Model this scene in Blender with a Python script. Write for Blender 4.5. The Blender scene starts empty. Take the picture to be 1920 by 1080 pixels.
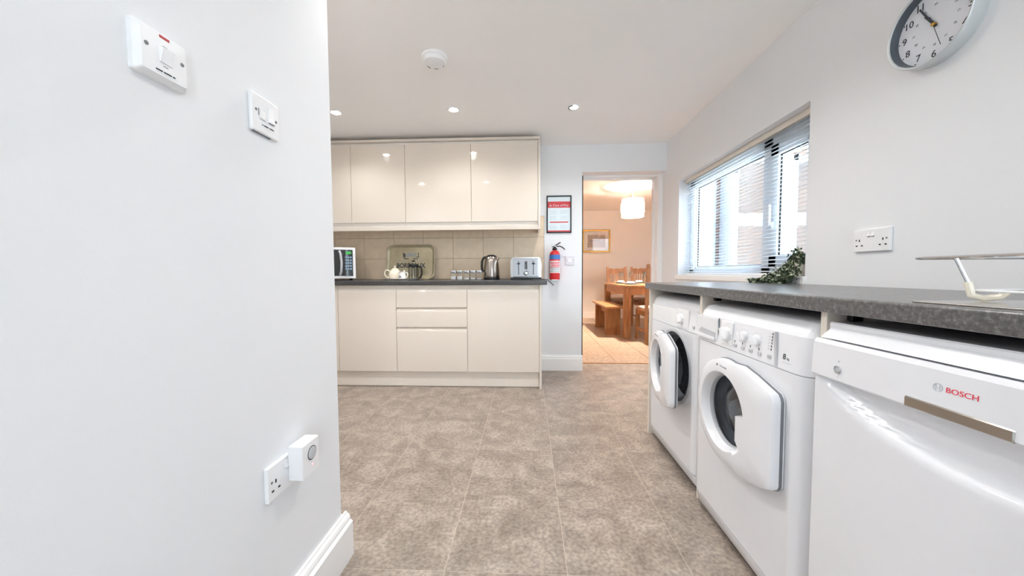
import bpy, bmesh, math, random
from mathutils import Matrix, Vector
random.seed(7)
SC = bpy.context.scene
C = SC.collection
PI = math.pi

# ------------------------------------------------------------------ camera
YAW, PITCH, ROLL, CAMH = .0449, .0465, .0049, .9699
cam_d = bpy.data.cameras.new('camera'); cam = bpy.data.objects.new('camera', cam_d); C.objects.link(cam)
cam_d.sensor_width = 36; cam_d.lens = 667.5/1920*36; cam_d.shift_y = 3/1920; cam_d.clip_start = .02; cam_d.clip_end = 200
cam.matrix_world = Matrix.Translation((0, 0, CAMH)) @ Matrix.Rotation(YAW, 4, 'Z') @ Matrix.Rotation(PI/2-PITCH, 4, 'X') @ Matrix.Rotation(-ROLL, 4, 'Z')
SC.camera = cam

# ------------------------------------------------------------------ world, exposure
W = bpy.data.worlds.new('overcast_sky'); SC.world = W; W.use_nodes = True
bg = W.node_tree.nodes['Background']; bg.inputs['Color'].default_value = (.80, .91, 1, 1); bg.inputs['Strength'].default_value = 5.3
SC.view_settings.view_transform = 'Standard'; SC.view_settings.look = 'None'
SC.view_settings.gamma = 1; SC.view_settings.use_curve_mapping = False
SC.view_settings.exposure = 0.92
SC.cycles.max_bounces = 12; SC.cycles.diffuse_bounces = 10; SC.cycles.transparent_max_bounces = 24
SC.cycles.sample_clamp_indirect = 12
DOWNLIGHT_W = 19.0
PENDANT_W = 720.0

SUN_W = 30.0
sun_d = bpy.data.lights.new('sun', 'SUN'); sun_d.energy = SUN_W; sun_d.angle = .02; sun_d.color = (1, .96, .9)
sun = bpy.data.objects.new('sun', sun_d); C.objects.link(sun); sun.location = (-5, 6, 8)
sun.rotation_euler = Vector((.62, -.62, -.85)).to_track_quat('-Z', 'Y').to_euler()   # from behind the house, over the roof
def portal(name, loc, rot, sx, sy):
    l = bpy.data.lights.new(name, 'AREA'); l.shape = 'RECTANGLE'; l.size = sx; l.size_y = sy; l.cycles.is_portal = True
    o = bpy.data.objects.new(name, l); C.objects.link(o); o.location = loc; o.rotation_euler = rot
    return o
portal('window_light_portal', (1.56, 2.51, 1.36), (0, PI/2, 0), .86, 1.5)
portal('added_door_portal', (.84, -2.45, 1.07), (PI/2, 0, 0), .9, 2.1)  # guides sky light through the added door behind the camera

# ------------------------------------------------------------------ colours and materials
def lin(c): return c/12.92 if c <= .04045 else ((c+.055)/1.055)**2.4
def rgb(r, g, b): return (lin(r/255), lin(g/255), lin(b/255), 1)
MATS = {}
def mat(name, col, rough=.5, metal=0, coat=0, var=0, vscale=30, bump=0, bscale=200, trans=0, ior=1.45, emit=0, ecol=None, spec=.5, col2=None, stretch=None, sub=0, detail=4, lo=.3, hi=.7):
    m = bpy.data.materials.new(name); m.use_nodes = True; nt = m.node_tree; p = nt.nodes['Principled BSDF']
    p.inputs['Base Color'].default_value = col; p.inputs['Roughness'].default_value = rough; p.inputs['Metallic'].default_value = metal
    p.inputs['Coat Weight'].default_value = coat; p.inputs['Coat Roughness'].default_value = .015; p.inputs['IOR'].default_value = ior
    p.inputs['Transmission Weight'].default_value = trans; p.inputs['Specular IOR Level'].default_value = spec
    if sub: p.inputs['Subsurface Weight'].default_value = sub
    if emit:
        p.inputs['Emission Color'].default_value = ecol or col; p.inputs['Emission Strength'].default_value = emit
    tc = nt.nodes.new('ShaderNodeTexCoord'); src = tc.outputs['Object']
    if stretch:
        mp = nt.nodes.new('ShaderNodeMapping'); mp.inputs['Scale'].default_value = stretch; nt.links.new(src, mp.inputs['Vector']); src = mp.outputs['Vector']
    n = nt.nodes.new('ShaderNodeTexNoise'); n.inputs['Scale'].default_value = vscale; n.inputs['Detail'].default_value = detail; nt.links.new(src, n.inputs['Vector'])
    r = nt.nodes.new('ShaderNodeValToRGB'); e = r.color_ramp.elements
    e[0].position = lo; e[1].position = hi
    c2 = col2 or tuple(max(0, c*(1-var)) for c in col[:3])+(1,)
    e[0].color = c2; e[1].color = col
    nt.links.new(n.outputs['Fac'], r.inputs['Fac']); nt.links.new(r.outputs['Color'], p.inputs['Base Color'])
    if bump:
        nb = nt.nodes.new('ShaderNodeTexNoise'); nb.inputs['Scale'].default_value = bscale; nt.links.new(src, nb.inputs['Vector'])
        b = nt.nodes.new('ShaderNodeBump'); b.inputs['Strength'].default_value = bump; b.inputs['Distance'].default_value = .002
        nt.links.new(nb.outputs['Fac'], b.inputs['Height']); nt.links.new(b.outputs['Normal'], p.inputs['Normal'])
    MATS[name] = m
    return m
mat('wall_paint', rgb(233, 235, 238), .75, var=.012, vscale=3, bump=.06, bscale=220)
mat('ceiling_paint', rgb(249, 248, 247), .85, var=.012, vscale=3, bump=.05)
mat('dining_paint', rgb(249, 244, 238), .8, var=.02, vscale=3)
mat('gloss_trim', rgb(243, 243, 243), .35, var=.01)
mat('grout', rgb(206, 194, 182), .9, var=.1)
mat('cream_gloss', rgb(221, 212, 201), .05, coat=.6, var=.01, vscale=2)
mat('cream_matt', rgb(232, 224, 213), .45, var=.02)
mat('carcass_white', rgb(236, 232, 226), .5, var=.02)
mat('white_plastic', rgb(240, 241, 243), .28, var=.01)
mat('white_enamel', rgb(234, 236, 241), .22, coat=.4, var=.008)
mat('white_trim', rgb(245, 246, 248), .3, var=.01)
mat('upvc', rgb(244, 248, 251), .25, var=.01)
mat('grey_plastic', rgb(196, 199, 204), .35, var=.02)
mat('pale_plastic', rgb(222, 220, 226), .35, var=.02)
mat('mid_grey', rgb(120, 124, 130), .4, var=.05)
mat('dark_grey', rgb(66, 70, 76), .45, var=.08)
mat('black', rgb(20, 21, 24), .35, var=.1)
mat('black_gloss', rgb(14, 18, 24), .06, coat=.6, var=.1)
mat('seal_grey', rgb(112, 116, 122), .6, var=.1)
mat('rubber', rgb(26, 26, 28), .7, var=.1)
mat('steel', rgb(200, 198, 195), .24, metal=1, var=.06, vscale=20, stretch=(1, 1, 14))
mat('grip_steel', rgb(196, 192, 186), .12, metal=1, var=.03)
mat('kettle_steel', rgb(178, 168, 160), .2, metal=1, var=.08, vscale=20, stretch=(12, 12, 1))
mat('chrome', rgb(225, 228, 232), .07, metal=1, var=.02)
mat('drum_steel', rgb(190, 192, 196), .38, metal=1, var=.25, vscale=60)
mat('red', rgb(214, 45, 50), .35, var=.06, coat=.3)
mat('print_red', rgb(222, 58, 66), .6, var=.04)
mat('print_grey', rgb(150, 156, 164), .7, var=.04)
mat('print_pale', rgb(196, 201, 207), .7, var=.04)
mat('print_dark', rgb(58, 60, 66), .6, var=.05)
mat('logo_red', rgb(232, 70, 90), .5, var=.03)
mat('blue', rgb(58, 118, 190), .4, var=.05)
mat('paper', rgb(236, 240, 243), .6, var=.02)
mat('clock_face', rgb(226, 229, 236), .5, var=.01)
mat('clock_rim', rgb(206, 210, 212), .35, var=.03, metal=.25)
mat('clock_inner', rgb(88, 95, 104), .4, var=.05)
mat('neon_red', rgb(190, 40, 55), .2, var=.1)
mat('led_pink', rgb(255, 150, 165), .3, emit=1.2, ecol=rgb(255, 120, 140))
mat('teapot_glaze', rgb(246, 238, 220), .15, coat=.4, var=.02)
mat('cream_glaze', rgb(243, 240, 236), .15, coat=.4, var=.02)
mat('tray_metal', rgb(186, 174, 146), .3, metal=.2, var=.18, vscale=9, col2=rgb(164, 152, 122))
mat('splash_tile', rgb(224, 205, 180), .32, var=.06, vscale=14, col2=rgb(214, 195, 170))
mat('splash_grout', rgb(170, 156, 140), .9, var=.05)
mat('leaf', rgb(70, 88, 58), .5, var=.5, vscale=60, col2=rgb(38, 52, 36), lo=.4, hi=.6)
mat('leaf_pale', rgb(196, 203, 176), .5, var=.2, vscale=60)
mat('stem', rgb(96, 98, 62), .6, var=.2)
mat('pine', rgb(190, 138, 94), .42, var=.3, vscale=6, col2=rgb(146, 98, 62), stretch=(4, 4, .7), detail=6)
mat('pine_top', rgb(200, 150, 104), .3, var=.3, vscale=6, col2=rgb(164, 112, 72), stretch=(5, .8, 4), detail=6)
mat('cushion', rgb(206, 188, 170), .9, var=.1)
mat('cushion_dark', rgb(78, 62, 54), .9, var=.1)
mat('gold', rgb(206, 160, 76), .3, metal=.6, var=.2)
mat('mount', rgb(240, 228, 220), .8, var=.02)
mat('art', rgb(206, 180, 160), .8, vscale=14, col2=rgb(176, 160, 158))
mat('porcelain', rgb(240, 240, 244), .15, coat=.4, var=.01)
mat('slate', rgb(50, 40, 36), .6, var=.1)
mat('brick_far', rgb(196, 140, 112), .9, var=.3, vscale=20, bump=.3, bscale=60)
mat('render_grey', rgb(150, 160, 172), .9, var=.1, vscale=8)
mat('paving', rgb(214, 210, 204), .9, var=.2)
mat('lens_glow', rgb(255, 244, 226), .3, emit=45.0, ecol=rgb(255, 240, 216))
mat('bulb_glow', rgb(255, 240, 216), .3, emit=9.0, ecol=rgb(255, 226, 180))
mat('lcd', rgb(70, 170, 80), .3, emit=.12, ecol=rgb(70, 200, 90))
mat('button_blue', rgb(150, 180, 205), .3, var=.1)

def floor_mat(name, a, b, c, gscale):
    m = bpy.data.materials.new(name); m.use_nodes = True; nt = m.node_tree; p = nt.nodes['Principled BSDF']
    tc = nt.nodes.new('ShaderNodeTexCoord'); oi = nt.nodes.new('ShaderNodeObjectInfo')
    add = nt.nodes.new('ShaderNodeVectorMath'); add.operation = 'MULTIPLY_ADD'
    nt.links.new(oi.outputs['Location'], add.inputs[0]); add.inputs[1].default_value = (3.7, 5.1, 2); nt.links.new(tc.outputs['Object'], add.inputs[2])
    n1 = nt.nodes.new('ShaderNodeTexNoise'); n1.inputs['Scale'].default_value = gscale; n1.inputs['Detail'].default_value = 10; n1.inputs['Roughness'].default_value = .68; n1.inputs['Distortion'].default_value = .6
    nt.links.new(add.outputs[0], n1.inputs['Vector'])
    r = nt.nodes.new('ShaderNodeValToRGB'); e = r.color_ramp.elements; e[0].position = .3; e[1].position = .72; e[0].color = a; e[1].color = c
    k = e.new(.5); k.color = b
    nt.links.new(n1.outputs['Fac'], r.inputs['Fac'])
    n2 = nt.nodes.new('ShaderNodeTexNoise'); n2.inputs['Scale'].default_value = gscale*9; n2.inputs['Detail'].default_value = 6; nt.links.new(add.outputs[0], n2.inputs['Vector'])
    r2 = nt.nodes.new('ShaderNodeValToRGB'); e = r2.color_ramp.elements; e[0].position = .36; e[1].position = .62; e[0].color = (.70, .70, .70, 1); e[1].color = (1.10, 1.09, 1.08, 1)
    nt.links.new(n2.outputs['Fac'], r2.inputs['Fac'])
    mx = nt.nodes.new('ShaderNodeMix'); mx.data_type = 'RGBA'; mx.blend_type = 'MULTIPLY'; mx.inputs[0].default_value = 1
    nt.links.new(r.outputs['Color'], mx.inputs[6]); nt.links.new(r2.outputs['Color'], mx.inputs[7]); nt.links.new(mx.outputs[2], p.inputs['Base Color'])
    p.inputs['Roughness'].default_value = .38
    b_ = nt.nodes.new('ShaderNodeBump'); b_.inputs['Strength'].default_value = .12; b_.inputs['Distance'].default_value = .002
    nt.links.new(n2.outputs['Fac'], b_.inputs['Height']); nt.links.new(b_.outputs['Normal'], p.inputs['Normal'])
    MATS[name] = m
floor_mat('kitchen_tile', rgb(136, 124, 114), rgb(163, 150, 139), rgb(194, 182, 171), 8)
floor_mat('dining_tile', rgb(186, 160, 136), rgb(196, 172, 149), rgb(205, 182, 160), 3)
def worktop_mat(name, c0, c1, c2):
    m = bpy.data.materials.new(name); m.use_nodes = True; nt = m.node_tree; p = nt.nodes['Principled BSDF']
    tc = nt.nodes.new('ShaderNodeTexCoord')
    n = nt.nodes.new('ShaderNodeTexNoise'); n.inputs['Scale'].default_value = 95; n.inputs['Detail'].default_value = 6; n.inputs['Roughness'].default_value = .75
    nt.links.new(tc.outputs['Object'], n.inputs['Vector'])
    r = nt.nodes.new('ShaderNodeValToRGB'); e = r.color_ramp.elements; e[0].position = .38; e[1].position = .72; e[0].color = c0; e[1].color = c2
    k = e.new(.52); k.color = c1
    nt.links.new(n.outputs['Fac'], r.inputs['Fac']); nt.links.new(r.outputs['Color'], p.inputs['Base Color'])
    p.inputs['Roughness'].default_value = .3; p.inputs['Coat Weight'].default_value = .15
    MATS[name] = m
worktop_mat('worktop', rgb(80, 79, 80), rgb(100, 99, 99), rgb(152, 150, 148))
worktop_mat('worktop_dark', rgb(52, 51, 52), rgb(66, 65, 66), rgb(92, 92, 93))
def glass_mat(name, tint, amount, rough=.02):
    # thin clear glass: mostly clear, with mirror reflection growing towards grazing angles
    m = bpy.data.materials.new(name); m.use_nodes = True; nt = m.node_tree; nt.nodes.remove(nt.nodes['Principled BSDF'])
    t = nt.nodes.new('ShaderNodeBsdfTransparent'); t.inputs['Color'].default_value = tint
    g = nt.nodes.new('ShaderNodeBsdfGlossy'); g.inputs['Roughness'].default_value = rough
    f = nt.nodes.new('ShaderNodeLayerWeight'); f.inputs['Blend'].default_value = .5
    pw = nt.nodes.new('ShaderNodeMath'); pw.operation = 'POWER'; pw.inputs[1].default_value = 5; nt.links.new(f.outputs['Facing'], pw.inputs[0])
    mth = nt.nodes.new('ShaderNodeMath'); mth.operation = 'MULTIPLY_ADD'; mth.inputs[1].default_value = .9; mth.inputs[2].default_value = .03+amount; nt.links.new(pw.outputs[0], mth.inputs[0])
    mx = nt.nodes.new('ShaderNodeMixShader'); nt.links.new(mth.outputs[0], mx.inputs[0]); nt.links.new(t.outputs[0], mx.inputs[1]); nt.links.new(g.outputs[0], mx.inputs[2])
    nt.links.new(mx.outputs[0], nt.nodes['Material Output'].inputs['Surface']); MATS[name] = m
glass_mat('window_glass', (.97, .99, 1, 1), 0)
glass_mat('door_glass', (.88, .92, .97, 1), .16)
glass_mat('jar_glass', (.9, .91, .9, 1), .05)
def translucent_mat(name, col, w, glow=0):
    m = bpy.data.materials.new(name); m.use_nodes = True; nt = m.node_tree; nt.nodes.remove(nt.nodes['Principled BSDF'])
    d = nt.nodes.new('ShaderNodeBsdfDiffuse'); d.inputs['Color'].default_value = col
    t = nt.nodes.new('ShaderNodeBsdfTranslucent'); t.inputs['Color'].default_value = col
    mx = nt.nodes.new('ShaderNodeMixShader'); mx.inputs[0].default_value = w; nt.links.new(d.outputs[0], mx.inputs[1]); nt.links.new(t.outputs[0], mx.inputs[2])
    nt.links.new(mx.outputs[0], nt.nodes['Material Output'].inputs['Surface']); MATS[name] = m
translucent_mat('slat_white', rgb(226, 233, 240), .22)
translucent_mat('shade_fabric', rgb(214, 196, 168), .35)
def brick_mat():
    m = bpy.data.materials.new('brickwork'); m.use_nodes = True; nt = m.node_tree; p = nt.nodes['Principled BSDF']
    tc = nt.nodes.new('ShaderNodeTexCoord'); mp = nt.nodes.new('ShaderNodeMapping'); mp.inputs['Rotation'].default_value = (PI/2, 0, 0)
    nt.links.new(tc.outputs['Object'], mp.inputs['Vector'])
    b = nt.nodes.new('ShaderNodeTexBrick'); b.inputs['Scale'].default_value = 1; b.inputs['Brick Width'].default_value = .225; b.inputs['Row Height'].default_value = .075; b.inputs['Mortar Size'].default_value = .008
    b.inputs['Color1'].default_value = rgb(134, 98, 84); b.inputs['Color2'].default_value = rgb(110, 84, 76); b.inputs['Mortar'].default_value = rgb(146, 142, 138)
    nt.links.new(mp.outputs['Vector'], b.inputs['Vector']); nt.links.new(b.outputs['Color'], p.inputs['Base Color']); p.inputs['Roughness'].default_value = .9
    MATS['brickwork'] = m
brick_mat()

# ------------------------------------------------------------------ mesh helpers
class B:
    def __init__(s): s.bm = bmesh.new(); s.wn = False
    def box(s, x0, x1, y0, y1, z0, z1, bev=0, seg=2, M=None):
        g = bmesh.ops.create_cube(s.bm, size=1)['verts']
        for v in g: v.co = Vector((x0+(v.co.x+.5)*(x1-x0), y0+(v.co.y+.5)*(y1-y0), z0+(v.co.z+.5)*(z1-z0)))
        if M: bmesh.ops.transform(s.bm, matrix=M, verts=g)
        if bev:
            s.wn = True
            ed = list({e for v in g for e in v.link_edges})
            bmesh.ops.bevel(s.bm, geom=ed, offset=bev, segments=seg, affect='EDGES', profile=.5)
        return s
    def loops(s, loops, close=True, caps=(False, False)):
        vs = [[s.bm.verts.new(p) for p in L] for L in loops]
        n = len(vs[0])
        for a, b in zip(vs, vs[1:]):
            for i in range(n if close else n-1):
                j = (i+1) % n
                try: s.bm.faces.new((a[i], a[j], b[j], b[i]))
                except ValueError: pass
        if caps[0]: s.bm.faces.new(list(reversed(vs[0])))
        if caps[1]: s.bm.faces.new(vs[-1])
        return s
    def lathe(s, prof, seg=24, M=None, caps=(True, True), a0=0, a1=2*PI):
        M = M or Matrix(); full = abs(a1-a0-2*PI) < 1e-6; L = []
        n = seg if full else seg+1
        for r, z in prof:
            L.append([M @ Vector((r*math.cos(a0+(a1-a0)*i/seg), r*math.sin(a0+(a1-a0)*i/seg), z)) for i in range(n)])
        return s.loops(L, full, caps if full else (False, False))
    def tube(s, pts, r, seg=8, caps=True):
        pts = [Vector(p) for p in pts]; rs = r if isinstance(r, (list, tuple)) else [r]*len(pts); L = []; up = None
        for i, p in enumerate(pts):
            t = (pts[min(i+1, len(pts)-1)]-pts[max(i-1, 0)]).normalized()
            if up is None:
                up = Vector((0, 0, 1)) if abs(t.z) < .9 else Vector((1, 0, 0))
            u = t.cross(up).normalized(); w = u.cross(t).normalized(); up = w
            L.append([p+rs[i]*(math.cos(2*PI*k/seg)*u+math.sin(2*PI*k/seg)*w) for k in range(seg)])
        return s.loops(L, True, (caps, caps))
    def prism(s, poly, d0, d1, f, bev=0):
        a = [s.bm.verts.new(f(x, y, d0)) for x, y in poly]; b = [s.bm.verts.new(f(x, y, d1)) for x, y in poly]
        n = len(poly); s.bm.faces.new(a); s.bm.faces.new(list(reversed(b)))
        for i in range(n): s.bm.faces.new((a[i], b[i], b[(i+1) % n], a[(i+1) % n]))
        if bev:
            s.wn = True
            ed = [e for e in s.bm.edges if e.verts[0] in a and e.verts[1] in a]
            bmesh.ops.bevel(s.bm, geom=ed, offset=bev, segments=2, affect='EDGES')
        return s
    def sphere(s, c, r, seg=16, sc=(1, 1, 1)):
        g = bmesh.ops.create_uvsphere(s.bm, u_segments=seg, v_segments=seg//2+2, radius=r)['verts']
        for v in g: v.co = Vector((v.co.x*sc[0]+c[0], v.co.y*sc[1]+c[1], v.co.z*sc[2]+c[2]))
        return s
    def mesh(s, name, m, ang=38):
        bmesh.ops.recalc_face_normals(s.bm, faces=s.bm.faces)
        me = bpy.data.meshes.new(name); cn = None
        if s.wn:        # area weighted normals keep bevelled flat faces truly flat in reflections
            s.bm.normal_update(); ca = math.cos(math.radians(ang)); cn = []
            for f in s.bm.faces:
                for lp in f.loops:
                    n = Vector()
                    for g in lp.vert.link_faces:
                        if g.normal.dot(f.normal) > ca: n += g.normal*g.calc_area()
                    cn.append(n.normalized() if n.length > 1e-12 else f.normal.copy())
        s.bm.to_mesh(me); s.bm.free()
        me.materials.append(MATS[m]); me.shade_smooth(); me.set_sharp_from_angle(angle=math.radians(ang))
        if cn: me.normals_split_custom_set(cn)
        return me
    def obj(s, name, m, parent=None, loc=None, ang=38):
        return place(name, s.mesh(name, m, ang), parent, loc)
def place(name, me, parent=None, loc=None):
    o = bpy.data.objects.new(name, me); C.objects.link(o)
    if parent: o.parent = parent
    if loc: o.location = loc
    return o
def tag(o, label, cat, group=None):
    o['label'] = label; o['category'] = cat
    if group: o['group'] = group
    return o
def thing(name, label, cat, loc=(0, 0, 0), rz=0, group=None):
    o = bpy.data.objects.new(name, None); C.objects.link(o); o.location = loc; o.rotation_euler = (0, 0, rz); o.empty_display_size = .05
    return tag(o, label, cat, group)
def struct(o): o['kind'] = 'structure'; return o
def root(name):
    o = bpy.data.objects.new(name, None); C.objects.link(o); o.empty_display_size = .05
    return struct(o)
def dup(r, loc=None, rz=None, label=None, group=None):
    n = r.copy(); C.objects.link(n)
    if loc: n.location = loc
    if rz is not None: n.rotation_euler = (0, 0, rz)
    if label: n['label'] = label
    if group: n['group'] = group
    for ch in list(r.children):
        c = ch.copy(); C.objects.link(c); c.parent = n
        for g in ch.children:
            d = g.copy(); C.objects.link(d); d.parent = c
    return n
def text(s, name, size, m, parent, loc, rot=(PI/2, 0, 0), align='CENTER', ext=.0004, xs=1, bold=0):
    cu = bpy.data.curves.new('t', 'FONT'); cu.body = s; cu.size = size; cu.align_x = align; cu.align_y = 'CENTER'; cu.extrude = ext; cu.resolution_u = 3; cu.offset = bold
    t = bpy.data.objects.new('t', cu); C.objects.link(t)
    me = bpy.data.meshes.new_from_object(t.evaluated_get(bpy.context.evaluated_depsgraph_get()))
    bpy.data.objects.remove(t); bpy.data.curves.remove(cu)
    me.materials.clear(); me.materials.append(MATS[m]); me.name = name
    o = place(name, me, parent, loc); o.rotation_euler = rot; o.scale = (xs, 1, 1)
    return o
def rrect(w, h, r, n=5):
    P = []
    for cx, cy, a in ((w/2-r, h/2-r, 0), (-w/2+r, h/2-r, PI/2), (-w/2+r, -h/2+r, PI), (w/2-r, -h/2+r, 1.5*PI)):
        for i in range(n+1): P.append((cx+r*math.cos(a+PI/2*i/n), cy+r*math.sin(a+PI/2*i/n)))
    return P
RX = Matrix.Rotation(PI/2, 4, 'X')          # local z axis turned to face -y (towards the viewer)
XZ = lambda x, z, d: Vector((x, d, z))       # outline in the x/z plane, depth along y
XY = lambda x, y, d: Vector((x, y, d))
RIGHT, LEFT = -PI/2, PI/2                    # rotation of things that hang on the right / left wall
def at(x, y, z): return Matrix.Translation((x, y, z))

# ------------------------------------------------------------------ setting: floor, walls, ceiling
HC = 2.208; XW = 1.3325; YW = 3.536; XL = -.635; YL = 1.143; XF = -2.75; YR = -2.4
fl = struct(B().box(XF-.1, XW+.3, YR-.1, 3.8, -.12, -.0010).obj('floor', 'grout'))
t = B().box(-.1989, .1989, -.1989, .1989, -.01, 0, .0006, 1).mesh('floor_tile', 'kitchen_tile')
for i in range(-6, 4):
    for j in range(-8, 7):
        x, y = .125+.4*i+.2, 1.107+.4*j+.2
        if x-.2 < XF or y-.2 < YR: continue
        o = place('floor_tile', t, fl, (x, y, 0))
fd = struct(B().box(-.6, 4.3, 3.8, 7.75, -.12, -.004).obj('floor_dining', 'grout'))
t2 = B().box(-.198, .198, -.198, .198, -.01, .002, .0012, 1).mesh('dining_floor_tile', 'dining_tile')
for i in range(-3, 9):
    for j in range(10): place('floor_tile', t2, fd, (.95+.4*i-.2, 4.0+.4*j, 0))
struct(B().box(.53, 1.3325, 3.795, 3.812, -.01, .006, .002, 1).obj('trim_1', 'pine_top'))
struct(B().box(XF-.1, XW+.3, YR-.1, 3.66, HC, HC+.12).obj('ceiling', 'ceiling_paint'))
struct(B().box(-.6, 4.3, 3.66, 7.75, 2.27, 2.39).obj('ceiling_dining', 'ceiling_paint'))
# back wall with the doorway to the dining room
wb = struct(B().box(XF-.1, .53, YW, 3.8, 0, HC+.1).box(.53, XW, YW, 3.8, 1.946, HC+.1).box(XW, XW+.29, 3.62, 3.8, 0, HC+.1).obj('wall_back', 'wall_paint'))
# right wall with the window opening
WY0, WY1, WZ0, WZ1 = 1.778, 3.235, .93, 1.775
b = B().box(XW, XW+.29, YR, WY0, 0, HC).box(XW, XW+.29, WY1, 3.62, 0, HC).box(XW, XW+.29, WY0, WY1, 0, WZ0).box(XW, XW+.29, WY0, WY1, WZ1, HC)
struct(b.obj('wall_right', 'wall_paint'))
struct(B().box(XL-.14, XL, YR, YL, 0, HC).obj('wall_left', 'wall_paint'))
struct(B().box(XF, XL-.14, YL-.12, YL, 0, HC).obj('wall_return', 'wall_paint'))
struct(B().box(XF-.1, XF, YL-.12, YW, 0, HC).obj('wall_far_left', 'wall_paint'))
# rear wall behind the camera, with an unseen glazed door added for extra daylight
struct(B().box(XL-.14, .38, YR-.2, YR, 0, HC).box(1.28, XW+.29, YR-.2, YR, 0, HC).box(.38, 1.28, YR-.2, YR, 2.12, HC).obj('wall_rear', 'wall_paint'))
def added_glazed_door(name, a0, a1, f):
    pd = root(name)
    b = B()
    for x in (a0, a1-.07): f(b, x, x+.07, -.12, -.05, 0, 2.12, True)
    for z in (0, 2.05): f(b, a0, a1, -.12, -.05, z, z+.07, True)
    b.obj('frame', 'upvc', pd)
    b = B(); f(b, a0+.07, a1-.07, -.09, -.084, .07, 2.05, False); b.obj('pane', 'window_glass', pd)
added_glazed_door('added_door_1', .38, 1.28, lambda b, u0, u1, d0, d1, z0, z1, bv: b.box(u0, u1, YR+d0, YR+d1, z0, z1, .004 if bv else 0, 1))
# dining room shell
struct(B().box(-.7, -.6, 3.8, 7.75, 0, 2.3).obj('wall_dining_left', 'dining_paint'))
struct(B().box(4.2, 4.3, 3.8, 7.75, 0, 2.3).obj('wall_dining_right', 'dining_paint'))
struct(B().box(-.7, 4.3, 7.65, 7.75, 0, 2.3).obj('wall_dining_back', 'dining_paint'))
struct(B().box(-.6, .53, 3.8, 3.81, 0, 2.3).obj('wall_dining_front', 'dining_paint'))
struct(B().box(-.6, 4.2, 7.632, 7.65, 0, .12, .004).box(-.6, 4.2, 7.64, 7.65, .12, .134).obj('baseboard_dining', 'dining_paint'))

def skirting(name, L, along, a0, a1, m='gloss_trim'):
    # moulded profile: (height, projection)
    P = [(0, 0), (0, .028), (.118, .028), (.122, .024), (.124, .018), (.133, .020), (.141, .016), (.146, .009), (.151, .008), (.151, 0)]
    b = B()
    if along == 'y': b.loops([[Vector((L+p, y, z)) for z, p in P] for y in (a0, a1)], True, (True, True))
    else: b.loops([[Vector((x, L-p, z)) for z, p in P] for x in (a0, a1)], True, (True, True))
    return struct(b.obj(name, m, ang=20))
skirting('baseboard_left', XL, 'y', YR, YL+.024)
o = skirting('baseboard_return', YL, 'x', XF, XL+.0)
for v in o.data.vertices: v.co.y = 2*YL-v.co.y
o.data.flip_normals()
skirting('baseboard_back', YW, 'x', .115, .537)

# doorway: lining, stop and edge strip
b = B().box(1.285, XW, 3.62, 3.8, 0, 1.946, .002, 1).box(1.268, 1.285, 3.70, 3.735, 0, 1.946, .002, 1)
b.box(.53, 1.285, 3.66, 3.8, 1.925, 1.946, .002, 1).box(.53, 1.285, 3.70, 3.735, 1.908, 1.925, .002, 1)
struct(b.obj('trim_2', 'gloss_trim'))
struct(B().box(.53, .5465, 3.585, 3.60, 0, 1.925).obj('trim_3', 'black'))
struct(B().box(.53, .545, 3.60, 3.8, 0, 1.93, .002, 1).obj('trim_4', 'gloss_trim'))

# splashback tiles (children of the back wall)
B().box(-2.75, .161, YW-.006, YW-.0002, .9105, 1.529).obj('tile_bed', 'splash_grout', wb)
tm = B().box(-.1488, .1488, -.0045, .0035, -.1018, .1018, .0015, 1).mesh('tile', 'splash_tile')
for i in range(10):
    for k in range(3):
        x = .009-.3*i
        if x-.15 < -2.75: continue
        place('tile', tm, wb, (x, YW-.0085, .9105+.103+.206*k))
# ------------------------------------------------------------------ kitchen window
w1 = root('window_1')
F0, F1 = 1.435, 1.50
b = B().box(F0, F1, WY0, WY1, .945, 1.0, .003, 1).box(F0, F1, WY0, WY1, 1.70, WZ1, .003, 1)
b.box(F0, F1, 3.165, WY1, .945, WZ1, .003, 1).box(F0, F1, WY0, WY0+.06, .945, WZ1, .003, 1).box(F0, F1, 2.185, 2.265, .945, WZ1, .003, 1)
b.obj('frame', 'upvc', w1)
def sash(y0, y1, z0, z1, w, x0, name):
    b = B().box(x0, F1-.01, y0, y1, z0, z0+w, .003, 1).box(x0, F1-.01, y0, y1, z1-w, z1, .003, 1).box(x0, F1-.01, y0, y0+w, z0, z1, .003, 1).box(x0, F1-.01, y1-w, y1, z0, z1, .003, 1)
    s = b.obj(name, 'upvc', w1)
    g = .004
    b = B()
    for (a0, a1, c0, c1) in ((y0+w, y1-w, z0+w, z0+w+g), (y0+w, y1-w, z1-w-g, z1-w), (y0+w, y0+w+g, z0+w, z1-w), (y1-w-g, y1-w, z0+w, z1-w)): b.box(x0+.012, x0+.02, a0, a1, c0, c1)
    b.obj('gasket', 'rubber', s)
    B().box(x0+.03, x0+.034, y0+w-.005, y1-w+.005, z0+w-.005, z1-w+.005).obj('pane', 'window_glass', s)
    return s
sl = sash(2.267, 3.163, 1.0, 1.70, .012, F0+.015, 'sash')
s2 = sash(1.84, 2.183, .998, 1.702, .066, F0-.012, 'sash')
b = B().box(F0-.002, F0+.001, 2.1835, 2.1865, 1.0, 1.70).box(F0-.002, F0+.001, 1.84, 2.183, 1.7025, 1.7055); b.obj('gasket', 'rubber', s2)
b = B().box(F0-.03, F0-.012, 2.135, 2.16, 1.22, 1.26, .004).box(F0-.045, F0-.03, 2.138, 2.157, 1.24, 1.36, .006); b.obj('handle', 'upvc', s2)
sb = B().box(1.318, F0+.01, WY0-.012, WY1+.035, .908, .947, .006, 2); sb.obj('sill', 'gloss_trim', w1)

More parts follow.
